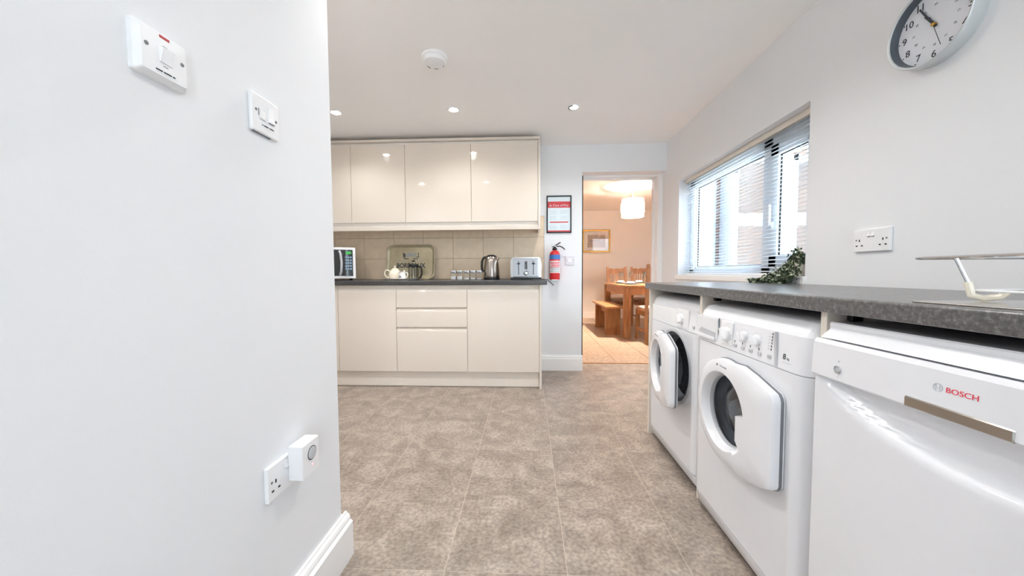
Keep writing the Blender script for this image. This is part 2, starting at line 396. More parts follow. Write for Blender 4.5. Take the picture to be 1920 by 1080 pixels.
# venetian blind
BX = 1.392
vb = thing('venetian_blind', 'white venetian blind with open slats hanging in the kitchen window', 'blind', (BX, 0, 0))
B().box(-.014, .014, 1.80, 3.222, 1.742, 1.7735, .003, 1).obj('headrail', 'cream_matt', vb)
B().box(-.0135, .0135, 1.80, 3.222, .9485, .962, .003, 1).obj('bottom_rail', 'white_trim', vb)
ta = math.radians(14)
b = B(); L = []
for y in (1.80, 3.222):
    up_ = [(-.0125, -.0022), (-.006, -.0004), (0, .0002), (.006, -.0004), (.0125, -.0022)]
    prof = up_+[(x, z-.0007) for x, z in reversed(up_)]
    L.append([Vector((x*math.cos(ta)-z*math.sin(ta), y, x*math.sin(ta)+z*math.cos(ta))) for x, z in prof])
sm = b.loops(L, True, (True, True)).mesh('slat', 'slat_white')
for k in range(36): place('slat', sm, vb, (0, 0, .975+.0217*k))
for y in (1.93, 2.36, 2.79, 3.13):
    b = B()
    for x in (-.0135, .0135): b.tube([(x, y, .955), (x, y, 1.745)], .0006, 5)
    b.obj('ladder_cord', 'white_trim', vb)

# outside: the dining room's brick wall and white window across the yard corner, seen through the blind
struct(B().box(XW+.29, 14, -9, 3.6, -.2, -.1).box(-6, XW+.29, -9, YR-.2, -.2, -.1).obj('ground', 'paving'))
NX0, NX1, NZ0, NZ1 = 2.02, 2.92, .75, 2.12
b = B().box(XW+.29, NX0, 3.62, 3.795, -.1, 4.5).box(NX1, 4.4, 3.62, 3.795, -.1, 4.5).box(NX0, NX1, 3.62, 3.795, -.1, NZ0).box(NX0, NX1, 3.62, 3.795, NZ1, 4.5)
struct(b.obj('wall_outside', 'brickwork'))
struct(B().box(XW+.29, 1.84, 3.60, 3.6195, -.1, 4.5).obj('wall_outside_render', 'render_grey'))
nw = root('window_3')
b = B()
for x in (NX0, 2.585, NX1-.055): b.box(x, x+.055, 3.64, 3.72, NZ0, NZ1, .004, 1)
b.box(NX0, NX1, 3.635, 3.725, 1.43, 1.545, .004, 1)
for z in (NZ0, NZ1-.07): b.box(NX0, NX1, 3.64, 3.72, z, z+.07, .004, 1)
b.obj('frame', 'upvc', nw)
for x0, x1 in ((NX0+.055, 2.585), (2.64, NX1-.055)):
    for z0, z1 in ((NZ0+.07, 1.43), (1.545, NZ1-.07)): B().box(x0, x1, 3.68, 3.686, z0, z1).obj('pane', 'window_glass', nw)
B().box(NX0-.04, NX1+.04, 3.56, 3.64, NZ0-.06, NZ0-.005, .006, 1).obj('sill', 'upvc', nw)
dp = thing('drainpipe', 'blue grey drainpipe on the outside brick wall, seen through the blind', 'drainpipe', (1.92, 3.535, -.1))
B().lathe([(.07, 0), (.07, 4.4)], 20).obj('pipe', 'mid_grey', dp)
for z in (.6, 2.0, 3.4): B().lathe([(.074, z), (.076, z+.005), (.076, z+.045), (.074, z+.05)], 20).obj('pipe_clip', 'dark_grey', dp)

# ------------------------------------------------------------------ ceiling lights and alarm
def downlight(x, y, label, tilt=0, k=1):
    d = thing('downlight', label, 'light', (x, y, HC), 0, 'recessed ceiling downlights')
    B().lathe([(.046, -.0005), (.046, -.003), (.043, -.006), (.034, -.006), (.031, -.002), (.031, -.0005)], 28).obj('rim', 'white_plastic', d)
    o = B().lathe([(.0005, -.0125), (.016, -.0115), (.026, -.0075), (.030, -.0025), (.030, -.0006)], 24).obj('lens', 'lens_glow', d)
    if tilt:
        o.rotation_euler = (0, .06, 0)
        B().lathe([(.038, -.0062), (.036, -.0105), (.028, -.0105), (.026, -.0062)], 24, None, (False, False), PI*.55, PI*1.45).obj('eyeball', 'dark_grey', d)
    l = bpy.data.lights.new('downlight_bulb', 'SPOT'); l.energy = DOWNLIGHT_W*k; l.color = (1, .985, .965); l.spot_size = math.radians(150); l.spot_blend = .8; l.shadow_soft_size = .03
    lo = bpy.data.objects.new('downlight_bulb', l); C.objects.link(lo); lo.parent = d; lo.location = (0, 0, -.045)
downlight(-1.467, 2.726, 'recessed ceiling downlight glowing beside the left wall edge, above wall cupboards', 0, .45)
downlight(-.558, 2.728, 'middle glowing ceiling downlight of the visible row of three', 0, .45)
downlight(.342, 2.736, 'rightmost ceiling downlight with dark edge, nearest the doorway', 1, .6)
downlight(-1.46, 1.52, 'ceiling downlight reflected low in the second cream cupboard door')
downlight(-.555, 1.56, 'ceiling downlight reflected low in the rightmost cream cupboard door')
downlight(.342, 1.56, 'ceiling downlight just above the frame, in line with the doorway light', 0, .7)
downlight(.22, .38, 'added unseen downlight above the camera on the worktop side', 0, .25)  # out of view, added to brighten the near part of the room
downlight(.40, -.9, 'added unseen downlight behind the camera on the worktop side', 0, .3)  # invented fill lamp behind the viewpoint
sa = thing('smoke_alarm', 'round white smoke alarm with small dark vents on the ceiling', 'smoke alarm', (-.53, 2.075, HC))
B().lathe([(.072, 0), (.073, -.012), (.069, -.016), (.001, -.016)], 36).obj('base', 'white_plastic', sa)
B().lathe([(.064, -.014), (.065, -.027), (.060, -.036), (.045, -.041), (.02, -.043), (.0005, -.043)], 36).obj('cover', 'white_plastic', sa)
for x, y in ((-.012, .047), (-.006, .048), (0, .0485), (.006, .048), (-.046, .022), (-.041, .030), (-.036, .035), (.044, .026)):
    B().box(-.0016, .0016, -.0045, .0045, -.0012, .0012).obj('vent', 'dark_grey', sa, (x, y, -.0402))

# ------------------------------------------------------------------ wall cupboards
UB = (.0925, -.5075, -1.1075, -1.6075, -2.1075)
YU = 3.213
lab = ['rightmost cream gloss wall cupboard above the toaster and kettle', 'cream gloss wall cupboard above the glass jars and tray',
       'narrower cream gloss wall cupboard above the teapot', 'cream gloss wall cupboard mostly hidden behind the left wall edge']
for i in range(4):
    x1, x0 = UB[i], UB[i+1]; w = x1-x0
    t = thing('wall_cupboard', lab[i], 'cupboard', (x0, YU, 1.40), 0, 'row of cream wall cupboards')
    B().box(.0005, w-.0005, .0205, YW-YU-.0105, .0, .752, .001, 1).obj('carcass', 'carcass_white', t)
    B().box(.0012, w-.0012, 0, .019, .034, .728, .0025, 2).obj('door', 'cream_gloss', t)
B2 = B().box(-2.1075, .1125, YU-.012, YW-.012, 2.1535, 2.178-.004, .003, 2)
tag(B2.obj('cornice', 'cream_gloss'), 'long cream cornice strip along the top of the wall cupboards', 'cornice')
tag(B().box(-2.1075, .0925, YU-.004, YU+.02, 1.36, 1.3985, .003, 2).obj('pelmet', 'cream_gloss'), 'long cream pelmet strip along the bottom of the wall cupboards', 'pelmet')
tag(B().box(.0932, .1122, YU-.004, YW-.0135, 1.36, 2.1525, .0015, 1).obj('end_panel', 'cream_gloss'), 'tall thin cream panel closing the right end of the wall cupboards', 'panel')

# ------------------------------------------------------------------ base units
YB = 2.936
def jdoor(w, h, x0=.0015):
    # handleless front: curved finger pull along its top edge
    P = [(0, 0), (0, h-.036), (.002, h-.024), (.008, h-.012), (.016, h-.006), (.019, h-.006), (.019, 0)]
    P = [(.0015, 0)]+[(0, .0015)]+P[1:]
    return B().loops([[Vector((x, y, z)) for y, z in P] for x in (x0, w-x0)], True, (True, True))
BBX = (.0925, -.5075, -1.1075, -1.6075, -2.2075)
lab = ['cream gloss base cupboard below the kettle and toaster', 'cream gloss base unit with three drawers below the glass jars',
       'cream gloss base cupboard below the tea tray, beside the left wall edge', 'cream gloss base cupboard hidden behind the left wall']
for i in range(4):
    x1, x0 = BBX[i], BBX[i+1]; w = x1-x0
    t = thing('base_cupboard' if i != 1 else 'drawer_unit', lab[i], 'cupboard' if i != 1 else 'drawers', (x0, YB, 0), 0, 'row of cream base units')
    B().box(.0005, w-.0005, .0205, YW-YB-.0105, .14, .8715, .001, 1).obj('carcass', 'cream_matt', t)
    for fx in (.05, w-.05):
        for fy in (.12, .48): B().lathe([(.022, 0), (.022, .01), (.015, .02), (.015, .14)], 10, at(fx, fy, 0)).obj('foot', 'black', t)
    if i == 1:
        for z0, z1 in ((.142, .515), (.520, .680), (.685, .846)):
            d = jdoor(w, z1-z0).obj('drawer', 'cream_gloss', t, (0, 0, z0))
    else: jdoor(w, .846-.142).obj('door', 'cream_gloss', t, (0, 0, .142))
tag(B().box(-2.2075, .0925, YB+.05, YB+.066, .003, .138, .001, 1).obj('plinth', 'cream_matt'), 'cream plinth board under the base units at floor level', 'plinth')
tag(B().box(.0932, .1122, YB-.004, YW-.0005, 0, .8715, .0015, 1).obj('end_panel', 'cream_gloss'), 'tall thin cream panel closing the right end of the base units', 'panel')
tag(B().box(-2.7, .157, YB-.02, YW-.0135, .8722, .91, .006, 3).obj('worktop', 'worktop_dark'), 'dark grey laminate worktop on the cream base units by the tiled wall', 'worktop')

# ------------------------------------------------------------------ right hand run: panels and worktop
XE = .705
labs = ['cream support panel at the doorway end of the right worktop', 'cream support panel between tumble dryer and washing machine', 'cream support panel between washing machine and dishwasher', 'cream support panel at the camera end of the dishwasher']
for i, y in enumerate((2.1565, 1.528, .909, .275)):
    p = thing('support_panel', labs[i], 'panel', (.723, y, 0), 0, 'panels under the right worktop')
    B().box(0, XW-.723-.0145, -.018, 0, 0, .8715, .001, 1).obj('board', 'cream_matt', p)
    if i in (1, 2): B().box(.045, .072, -.034, -.0182, .851, .871, .002, 1).box(.052, .066, -.036, -.034, .855, .867).obj('bracket', 'black', p)
tag(B().box(XE, XW-.001, -.55, 2.183, .8722, .91, .006, 3).obj('worktop', 'worktop'), 'long speckled grey worktop over the washing machines below the window', 'worktop')
tag(B().box(XW-.014, XW-.001, .25, 2.16, .0, .8715).obj('back_panel', 'carcass_white'), 'pale board against the wall behind the appliances under the worktop', 'panel')

# ------------------------------------------------------------------ washing machine and tumble dryer
# local frame: x to the viewer's right, y into the machine, z up; origin bottom left of the front
def front_profile():
    # (y, z): plinth, front, sloped fascia, curved lid
    return [(.02, .02), (.012, .03), (.004, .072), (0, .078), (0, .700), (.003, .702), (.012, .80), (.018, .815), (.034, .833), (.06, .844), (.10, .848)]
def machine_shell(t, w, depth, m, hole):
    def ext(zl, zh, name, mm, inset=0, off=0, hole=None):
        P = [p for p in front_profile() if zl <= p[1] <= zh]
        L = []
        N = [(0, .05), (.004, .026), (.012, .011), (.024, .003), (.045, 0)]
        cols = [(x+inset, d) for x, d in N]+[(w-x-inset, d) for x, d in reversed(N)]
        for x, d in cols: L.append([Vector((x, min(y+d+off, depth-.01), z)) for y, z in P])
        b = B()
        if hole:
            h = len(L)//2; b.loops(L[:h], False); b.loops(L[h:], False)
            hx, hz, hr = hole; x0, x1, z0, z1 = cols[h-1][0], cols[h][0], P[0][1], P[-1][1]
            A = sorted([2*PI*k/72 for k in range(72)]+[math.atan2(zz-hz, xx-hx) % (2*PI) for xx in (x0, x1) for zz in (z0, z1)])
            def edge(a):
                c, s_ = math.cos(a), math.sin(a); t_ = 9
                if abs(c) > 1e-9: t_ = min(t_, ((x1 if c > 0 else x0)-hx)/c)
                if abs(s_) > 1e-9: t_ = min(t_, ((z1 if s_ > 0 else z0)-hz)/s_)
                return Vector((hx+t_*c, P[0][0]+off, hz+t_*s_))
            b.loops([[edge(a) for a in A], [Vector((hx+hr*math.cos(a), P[0][0]+off, hz+hr*math.sin(a))) for a in A], [Vector((hx+hr*math.cos(a), P[0][0]+off+.02, hz+hr*math.sin(a))) for a in A]])
        else: b.loops(L, False)
        # sides, back and closing faces
        for x in (inset, w-inset):
            vs = [b.bm.verts.new((x, min(y+.05+off, depth-.01), z)) for y, z in P]+[b.bm.verts.new((x, depth, P[-1][1])), b.bm.verts.new((x, depth, P[0][1]))]
            b.bm.faces.new(vs)
        for q in (0, -1):
            vs = [b.bm.verts.new((x, min(P[q][0]+d+off, depth-.01), P[q][1])) for x, d in cols]+[b.bm.verts.new((w-inset, depth, P[q][1])), b.bm.verts.new((inset, depth, P[q][1]))]
            b.bm.faces.new(vs)
        b.box(inset, w-inset, depth-.002, depth, P[0][1], P[-1][1])
        bmesh.ops.remove_doubles(b.bm, verts=b.bm.verts, dist=.0003)
        return b.obj(name, mm, t, ang=30)
    ext(.0, .0725, 'plinth', m, .001, -.001)
    ext(.077, .7001, 'body', m, .0005, 0, hole)
    ext(.7015, .8005, 'fascia', m)
    ext(.8, .85, 'lid', m, .0004, .001)
    for x in (.06, w-.06):
        for y in (.1, depth-.08): B().lathe([(.02, 0), (.02, .012), (.008, .014), (.008, .03)], 10, at(x, y, 0)).obj('foot', 'rubber', t)
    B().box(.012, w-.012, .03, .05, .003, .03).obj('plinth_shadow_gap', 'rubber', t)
def outer_r(th, R, xr, zt, zb):
    # round door whose right side runs out to a straight vertical edge
    pts = [(R*math.cos(a), R*math.sin(a)) for a in [math.radians(k) for k in range(78, 284, 4)]]+[(.092, -.176), (.150, -.164), (.205, -.148), (xr-.012, zb-.006), (xr, zb+.006), (xr, zt-.008), (xr-.012, zt+.006), (.205, .148), (.150, .164), (.092, .176)]
    d = (math.cos(th), math.sin(th)); best = 0
    n = len(pts)
    for i in range(n):
        (x1, y1), (x2, y2) = pts[i], pts[(i+1) % n]
        ex, ey = x2-x1, y2-y1; det = d[0]*(-ey)+ex*d[1]
        if abs(det) < 1e-12: continue
        tt = (x1*(-ey)+ex*y1)/det; s = (d[0]*y1-d[1]*x1)/det
        if tt > 0 and -1e-6 <= s <= 1+1e-6: best = max(best, tt)
    return best
def porthole_door(t, glassy=True):
    # door local: centre of the porthole at the origin, front face towards -y
    d = t
    N = 144; R = .176
    TH = [2*PI*k/N for k in range(N)]
    ro = [outer_r(a, R, .250, .132, -.128) for a in TH]
    def ri(a):
        r = .128; c, s = math.cos(a), math.sin(a)
        if c > 0:
            x = .086
            z = x*s/c
            if -.064 < z < .016: r = min(r, x/c)
            elif -.13 < z <= -.064: r = .137
        return r
    rin = [ri(a) for a in TH]
    def ring(rs, y, dr=0, k=1): return [Vector(((r*k+dr)*math.cos(a), y, (r*k+dr)*math.sin(a))) for r, a in zip(rs, TH)]
    b = B()
    b.loops([ring(ro, 0), ring(ro, -.026), ring(ro, -.033, -.003), ring(ro, -.037, -.012), [p.lerp(q, .55)+Vector((0, -.0015, 0)) for p, q in zip(ring(ro, -.037, -.012), ring(rin, -.040, .004))], ring(rin, -.040, .004), ring(rin, -.037, 0), ring(rin, -.006, -.012)])
    shell = b.obj('shell', 'white_enamel', d, ang=32)
    B().loops([ring(ro, .001, -.004), ring(ro, -.006, .0025), ring(ro, -.012, .0012), ring(ro, -.012, -.004)]).obj('seal_edge', 'mid_grey', d)
    MY = Matrix.Rotation(-PI/2, 4, 'X')     # lathe axis z -> +y
    B().lathe([(.128, -.012), (.118, -.014), (.116, -.010), (.116, 0)], 64, MY, (False, False)).obj('glass_ring', 'grey_plastic', d)
    B().lathe([(.117, -.012), (.114, .02), (.106, .052), (.09, .07), (.05, .078), (.0005, .079)], 48, MY, (False, False)).obj('glass_bowl', 'door_glass', d)
    text('Hotpoint', 'lettering', .011, 'print_grey', d, (.012, -.0392, .152))
    B().box(-.028, -.022, -.0396, -.0386, .149, .156).obj('logo_mark', 'print_dark', d)
    return shell
def drum(t, cx, cz, q=1):
    MY = Matrix.Rotation(-PI/2, 4, 'X') @ Matrix.Diagonal((q, q, 1, 1))
    B().lathe([(.165, .0005), (.165, -.002), (.16, -.004), (.152, -.004), (.1495, .004)], 48, at(cx, 0, cz) @ MY, (False, False)).obj('porthole_rim', 'grey_plastic', t)
    B().lathe([(.150, .004), (.146, .001), (.138, .006), (.140, .022), (.132, .034), (.128, .050), (.140, .060), (.150, .066)], 48, at(cx, 0, cz) @ MY, (False, False)).obj('door_seal', 'seal_grey', t)
    dm = B().lathe([(.150, .066), (.205, .072), (.215, .085), (.215, .36), (.205, .375), (.0005, .38)], 48, at(cx, 0, cz) @ MY, (False, False)).obj('drum', 'drum_steel', t)
    for k in range(3):
        a = .5+k*2.094
        B().box(-.022, .022, .10, .35, -.212, -.160, .015, 3, at(cx, 0, cz) @ Matrix.Rotation(a, 4, 'Y')).obj('paddle', 'drum_steel', dm)

def knob(t, x, z, y, r, name='dial'):
    MY = RX
    k = B().lathe([(r, 0), (r, .004), (r*.92, .010), (r*.4, .012), (.0004, .012)], 24, at(x, y, z) @ RX).obj(name, 'white_plastic', t)
    B().box(-r*.22, r*.22, -.022, -.008, -r*.92, r*.92, .003, 2, at(x, y, z) @ Matrix.Rotation(-.5, 4, 'Y')).obj('grip', 'white_plastic', k)
    for a in range(9):
        an = math.radians(-30+30*a); B().box(-.0012, .0012, -.0004, .0002, -.0007, .0007, 0, 2, at(x+(r+.007)*math.cos(an), y-.0006, z+(r+.007)*math.sin(an))).obj('mark', 'print_grey', t)
def fasc(z): return .003+(z-.702)*.09/.98   # depth of the sloped fascia at height z

wm = thing('washing_machine', 'white front loading washing machine with closed porthole door and three dials', 'washing machine', (.695, 1.5055, 0), RIGHT)
machine_shell(wm, .592, .565, 'white_enamel', (.278, .498, .150))
d = B().obj('porthole_door', 'white_enamel', wm, (.278, -.001, .498))
porthole_door(d)
drum(wm, .278, .498)
# drawer
o = B().box(.012, .168, fasc(.75)-.0055, fasc(.75)+.004, .712, .797, .003, 2).obj('detergent_drawer', 'white_enamel', wm)
B().prism([(.03, .733), (.155, .722), (.157, .745), (.05, .752)], fasc(.74)-.0062, fasc(.74)-.004, XZ).obj('grip_recess', 'grey_plastic', o)
B().box(.028, .158, fasc(.72)-.010, fasc(.72)-.004, .713, .727, .003, 2).obj('grip_lip', 'white_enamel', o)
for cx in (.045, .085, .125):
    for k in range(6): B().box(cx-.012, cx+.006+.008*random.random(), fasc(.78)-.0062, fasc(.78)-.0052, .788-.0058*k, .7895-.0058*k).obj('print_line', 'print_grey' if k == 0 else 'print_pale', o)
B().box(.169, .1705, fasc(.75)-.0015, fasc(.75)+.002, .708, .80).obj('drawer_gap', 'mid_grey', wm)
b = B().box(.196, .262, fasc(.75)-.006, fasc(.75)+.004, .712, .797, .004, 2).obj('dial_surround', 'white_plastic', wm)
knob(wm, .232, .753, fasc(.75)-.006, .024); knob(wm, .322, .760, fasc(.76), .0165); knob(wm, .388, .760, fasc(.76), .0165)
for k in range(4):
    x = .280+.042*k
    B().box(x-.009, x+.009, fasc(.722)-.003, fasc(.722)+.002, .716, .728, .002, 1).obj('push_button', 'grey_plastic', wm)
    B().box(x-.006, x-.004, fasc(.735)-.001, fasc(.735)+.001, .732, .739).obj('indicator', 'print_dark', wm)
for k in range(6):
    B().box(.452, .4545, fasc(.745+.009*k)-.001, fasc(.745+.009*k)+.001, .742+.009*k, .748+.009*k).obj('indicator', 'print_dark', wm)
    B().box(.438, .444, fasc(.745+.009*k)-.0008, fasc(.745+.009*k)+.001, .7435+.009*k, .7455+.009*k).obj('mark', 'print_pale', wm)
B().box(.442, .458, fasc(.724)-.003, fasc(.724)+.002, .717, .730, .002, 1).obj('start_button', 'grey_plastic', wm)
P = [(.468, .800), (.474, .800), (.487, .703), (.474, .703)]
B().prism(P, fasc(.75)-.005, fasc(.75)+.004, XZ).obj('fascia_step', 'grey_plastic', wm)
text('8', 'lettering', .022, 'print_dark', wm, (.508, fasc(.735)-.0004, .737), (PI/2-.09, 0, 0))
text('kg', 'lettering', .010, 'print_grey', wm, (.522, fasc(.733)-.0004, .734), (PI/2-.09, 0, 0))
B().box(.503, .535, fasc(.722)-.0006, fasc(.722)+.001, .7213, .7228).obj('print_line', 'print_pale', wm)

td = thing('tumble_dryer', 'white tumble dryer with its porthole door ajar, beside the doorway', 'tumble dryer', (.722, 2.1345, 0), RIGHT)
machine_shell(td, .592, .545, 'white_enamel', (.358, .508, .168))
drum(td, .358, .508, 1.12)
d2 = B().obj('porthole_door', 'white_enamel', td, (.300, -.004, .496))
porthole_door(d2)
hinge = Vector((.300-.178, -.004, .496)); ang = math.radians(-7.5)
d2.rotation_euler = (0, 0, ang)
off = Matrix.Rotation(ang, 4, 'Z') @ Vector((.178, 0, 0)); d2.location = hinge+off
B().box(.03, .36, fasc(.75)-.003, fasc(.75)+.004, .708, .790, .006, 2).obj('control_strip', 'white_plastic', td)
B().box(.37, .50, fasc(.75)-.007, fasc(.75)+.004, .706, .797, .006, 2).obj('dial_surround', 'white_plastic', td)
knob(td, .430, .752, fasc(.75)-.007, .022)
for k in range(3): B().box(.045+.03*k, .058+.03*k, fasc(.775)-.0036, fasc(.775)-.0026, .775, .777).obj('print_line', 'print_grey', td)
B().box(.395, .403, fasc(.73)-.009, fasc(.73)-.006, .724, .732, .001, 1).obj('push_button', 'grey_plastic', td)
B().box(.535, .555, fasc(.73)-.003, fasc(.73)+.002, .72, .735, .002, 1).obj('push_button', 'grey_plastic', td)

# ------------------------------------------------------------------ dishwasher
dw = thing('dishwasher', 'white dishwasher with a steel grip strip and red brand lettering', 'dishwasher', (.686, .885, 0), RIGHT)
Wd = .598
B().box(.002, Wd-.002, .036, .57, .09, .85, .003, 1).obj('body', 'white_enamel', dw)
# door panel with the scooped grip area below the control strip
b = B(); nx, nz = 44, 40; L = []
for i in range(nx+1):
    x = Wd*i/nx; row = []
    for k in range(nz+1):
        z = .10+(.722-.10)*(k/nz)**.55
        za = .716-.088*max(0, 1-((x-.299)/.285)**2)**.8
        s = max(0, min(1, (z-za)/.03)); s = s*s*(3-2*s)
        row.append(Vector((x, (.010)+.024*s, z)))
    L.append(row)
b.loops(L, False); b.box(.0, Wd, .0345, .036, .10, .722)
for x in (0, Wd):
    r = L[0] if x == 0 else L[-1]
    b.bm.faces.new([b.bm.verts.new(p) for p in r]+[b.bm.verts.new((x, .03, .722)), b.bm.verts.new((x, .03, .10))])
b.obj('door', 'white_enamel', dw, ang=50)
B().loops([[Vector((x, y, z)) for y, z in ((.036, .724), (.006, .7235), (.0, .728), (.004, .803), (.010, .812), (.036, .812))] for x in (0, Wd)], True, (True, True)).obj('control_panel', 'white_enamel', dw, ang=30)
B().loops([[Vector((x, y, z)) for y, z in ((.036, .8155), (.011, .8155), (.016, .821), (.046, .848), (.06, .848))] for x in (.012, Wd-.012)], True, (True, True)).obj('door_top', 'white_enamel', dw, ang=30)
B().box(.213, .362, -.0015, .02, .7245, .744, .002, 1).obj('grip_strip', 'grip_steel', dw)
B().lathe([(.0085, 0), (.0085, .003), (.007, .0035), (.0066, .002), (.0004, .002)], 24, at(.072, .001, .752) @ RX).obj('power_button', 'chrome', dw)
B().lathe([(.0062, .0021), (.0004, .0028)], 20, at(.072, .001, .752) @ RX, (False, True)).obj('button_cap', 'grey_plastic', dw)
B().box(.0715, .0735, .0012, .003, .768, .772).box(.0715, .0735, .0003, .003, .734, .737).obj('mark', 'print_pale', dw)
lg = (PI/2-.053, 0, 0)
b = B().lathe([(.0075, 0), (.0075, .0005), (.0060, .0005), (.0060, 0)], 24, at(.263, .0026, .774) @ RX, (False, False))
b.box(.2595, .2605, .0019, .0027, .770, .778).box(.2655, .2665, .0019, .0027, .770, .778).box(.2605, .2655, .0019, .0027, .7735, .7745)
b.obj('logo_ring', 'print_pale', dw)
text('BOSCH', 'lettering', .0125, 'logo_red', dw, (.2965, .0022, .7735), lg, xs=1.08)
B().box(.01, Wd-.01, .03, .05, .005, .09, .002, 1).obj('kickplate', 'white_plastic', dw)
B().box(.05, Wd-.05, .10, .5, 0, .09, .01, 2).obj('base', 'dark_grey', dw)

# ------------------------------------------------------------------ sink and drainer rack on the right worktop
sk = thing('sink', 'thin stainless steel inset sink and drainer at the right end of the worktop', 'sink', (0, 0, .910))
B().box(.735, 1.24, -.25, .715, 0, .0035, .0015, 2).obj('rim', 'steel', sk)
for k in range(7): B().box(.80+.055*k, .815+.055*k, -.2, .30, .0032, .0055, .001, 1).obj('drainer_rib', 'steel', sk)
dr = thing('dish_rack', 'wire dish rack with white plastic feet standing on the sink', 'dish rack', (.93, .55, .9135))
Z = .082
def rr(w, d, z, r=.03): return [(x, y, z) for x, y in rrect(w, d, r, 4)]
P = rr(.30, .44, Z); B().tube(P+[P[0]], .0028, 8).obj('top_rail', 'chrome', dr)
for sx in (-1, 1):
    for sy in (-1, 1):
        B().tube([(sx*.13, sy*.155, Z), (sx*.118, sy*.142, .03)], .0032, 8).obj('leg', 'chrome', dr)
        pts = [(sx*.1195, sy*.1435, .036), (sx*.116, sy*.14, .012), (sx*.105, sy*.132, .006), (sx*.09, sy*.12, .010), (sx*.085, sy*.116, .018)]
        B().tube(pts, .0058, 8).obj('foot', 'teapot_glaze', dr)
P = rr(.22, .30, .020, .02); B().tube(P+[P[0]], .0022, 8).obj('bottom_rail', 'white_trim', dr)
for k in range(9):
    y = -.12+.03*k; B().tube([(-.11, y, .02), (-.02, y, .022), (.02, y, .022), (.11, y, .02)], .0014, 6).obj('wire', 'chrome', dr)

# ------------------------------------------------------------------ trailing plant by the window
pl = thing('trailing_plant', 'trailing green plant with tiny leaves spilling from the sill onto worktop', 'plant', (1.348, 1.825, .947))
B().lathe([(.001, .0005), (.022, .0005), (.027, .055), (.029, .056), (.029, .060), (.025, .060), (.023, .05), (.001, .05)], 20).obj('pot', 'cream_matt', pl)
b = B(); bl = B(); bp = B()
def leaf(bb, p, n, s):
    n = n.normalized(); u = n.orthogonal().normalized(); u = (Matrix.Rotation(random.random()*6.28, 3, n) @ u); v = n.cross(u)
    q = [p, p+u*s*.5+v*s*.34+n*s*.12, p+u*s+n*s*.05, p+u*s*.5-v*s*.34+n*s*.12]
    q = [Vector((x.x, x.y, max(x.z, .9115-.947))) for x in q]
    vs = [bb.bm.verts.new(x) for x in q]; c = bb.bm.verts.new((q[1]+q[3])/2)
    for i in range(4): bb.bm.faces.new((vs[i], vs[(i+1) % 4], c))
O = Vector((1.348, 1.825, .947))
def strand(pts, dens, spread):
    pts = [Vector(p)-O for p in pts]; fine = []
    for i in range(len(pts)-1):
        for k in range(5): fine.append(pts[i].lerp(pts[i+1], k/5))
    fine.append(pts[-1]); b.tube(fine, .0009, 4)
    for p in fine:
        for _ in range(dens):
            q = p+Vector((random.gauss(0, spread), random.gauss(0, spread), random.gauss(0, spread)))
            if q.z+O.z < .919: q.z = .919-O.z+random.random()*.008
            if q.x+O.x > 1.36: q.x = 1.36-O.x
            n = Vector((random.gauss(-.5, .6), random.gauss(-.4, .6), random.gauss(.3, .5)))
            leaf(bp if random.random() < .18 else bl, q, n, random.uniform(.012, .018))
for k in range(34):
    f = random.random(); g = random.random()
    y0 = 1.80+.05*random.random(); top = 1.0+.075*random.random()
    xs = 1.355-.03*random.random()
    y1 = 1.80+.17*g; 
    strand([(1.35, y0, 1.0), (xs, y0+.01*g, top), (1.345-.02*f, y0+.05*g, .985+.04*f), (1.31-.03*f, y1-.02, .955), (1.285-.05*f, y1, .921+.01*f)], 3, .007)
for k in range(9):
    f = random.random(); dx = random.gauss(0, .012)
    n = 4+k % 4
    pts = [(1.30, 1.86, .955), (1.27+dx, 1.83, .922)]
    for j in range(1, n): pts.append((1.27-.16*j/7+dx+random.gauss(0, .006)+.055*(j > 4), 1.83+.022*j+random.gauss(0, .006), .918))
    strand(pts, 3, .006)
b.obj('stems', 'stem', pl); o = bl.obj('foliage', 'leaf', pl); o['kind'] = 'stuff'; o = bp.obj('pale_foliage', 'leaf_pale', pl); o['kind'] = 'stuff'

# ------------------------------------------------------------------ electrical plates and wall fittings
def plate(t, w, h, d, m='white_plastic', bev=.003):
    return B().box(-w/2, w/2, -d, 0, -h/2, h/2, bev, 3).obj('plate', m, t)
def screw(t, x, z, y): B().lathe([(.0034, 0), (.0034, .0006), (.0005, .0010)], 12, at(x, y, z) @ RX, (False, True)).obj('screw', 'mid_grey', t)
def pins(t, x, z, y):
    for dx, dz, w, h in ((0, .011, .0042, .009), (-.011, -.0095, .0075, .0046), (.011, -.0095, .0075, .0046)):
        B().box(x+dx-w/2, x+dx+w/2, y-.0006, y+.001, z+dz-h/2, z+dz+h/2).obj('pin_hole', 'black', t)
def rocker(t, x, z, y, w=.011, h=.017):
    B().loops([[Vector((xx, yy, zz)) for yy, zz in ((y+.001, z-h/2), (y-.0045, z-h/2), (y-.0012, z+.001), (y-.002, z+h/2), (y+.001, z+h/2))] for xx in (x-w/2, x+w/2)], True, (True, True)).obj('rocker', 'white_trim', t)
    B().box(x-w/2, x+w/2, y-.0035, y-.0005, z-h/2-.0012, z-h/2+.0001).obj('rocker_gap', 'mid_grey', t)
def double_socket(name, label, loc, rz, group):
    t = thing(name, label, 'socket', loc, rz, group); plate(t, .147, .087, .011)
    for x in (-.047, .047): pins(t, x, -.010, -.011)
    rocker(t, -.0085, .024, -.011); rocker(t, .0085, .024, -.011)
    screw(t, -.0605, .003, -.011); screw(t, .0605, .003, -.011)
    return t
double_socket('wall_socket', 'white double wall socket with two switches above the right worktop', (XW, 1.441, 1.09), RIGHT, 'double wall sockets')
sl_ = double_socket('wall_socket', 'white double wall socket low on the left wall, half covered by a plug-in', (XL, .877, .459), LEFT, 'double wall sockets')
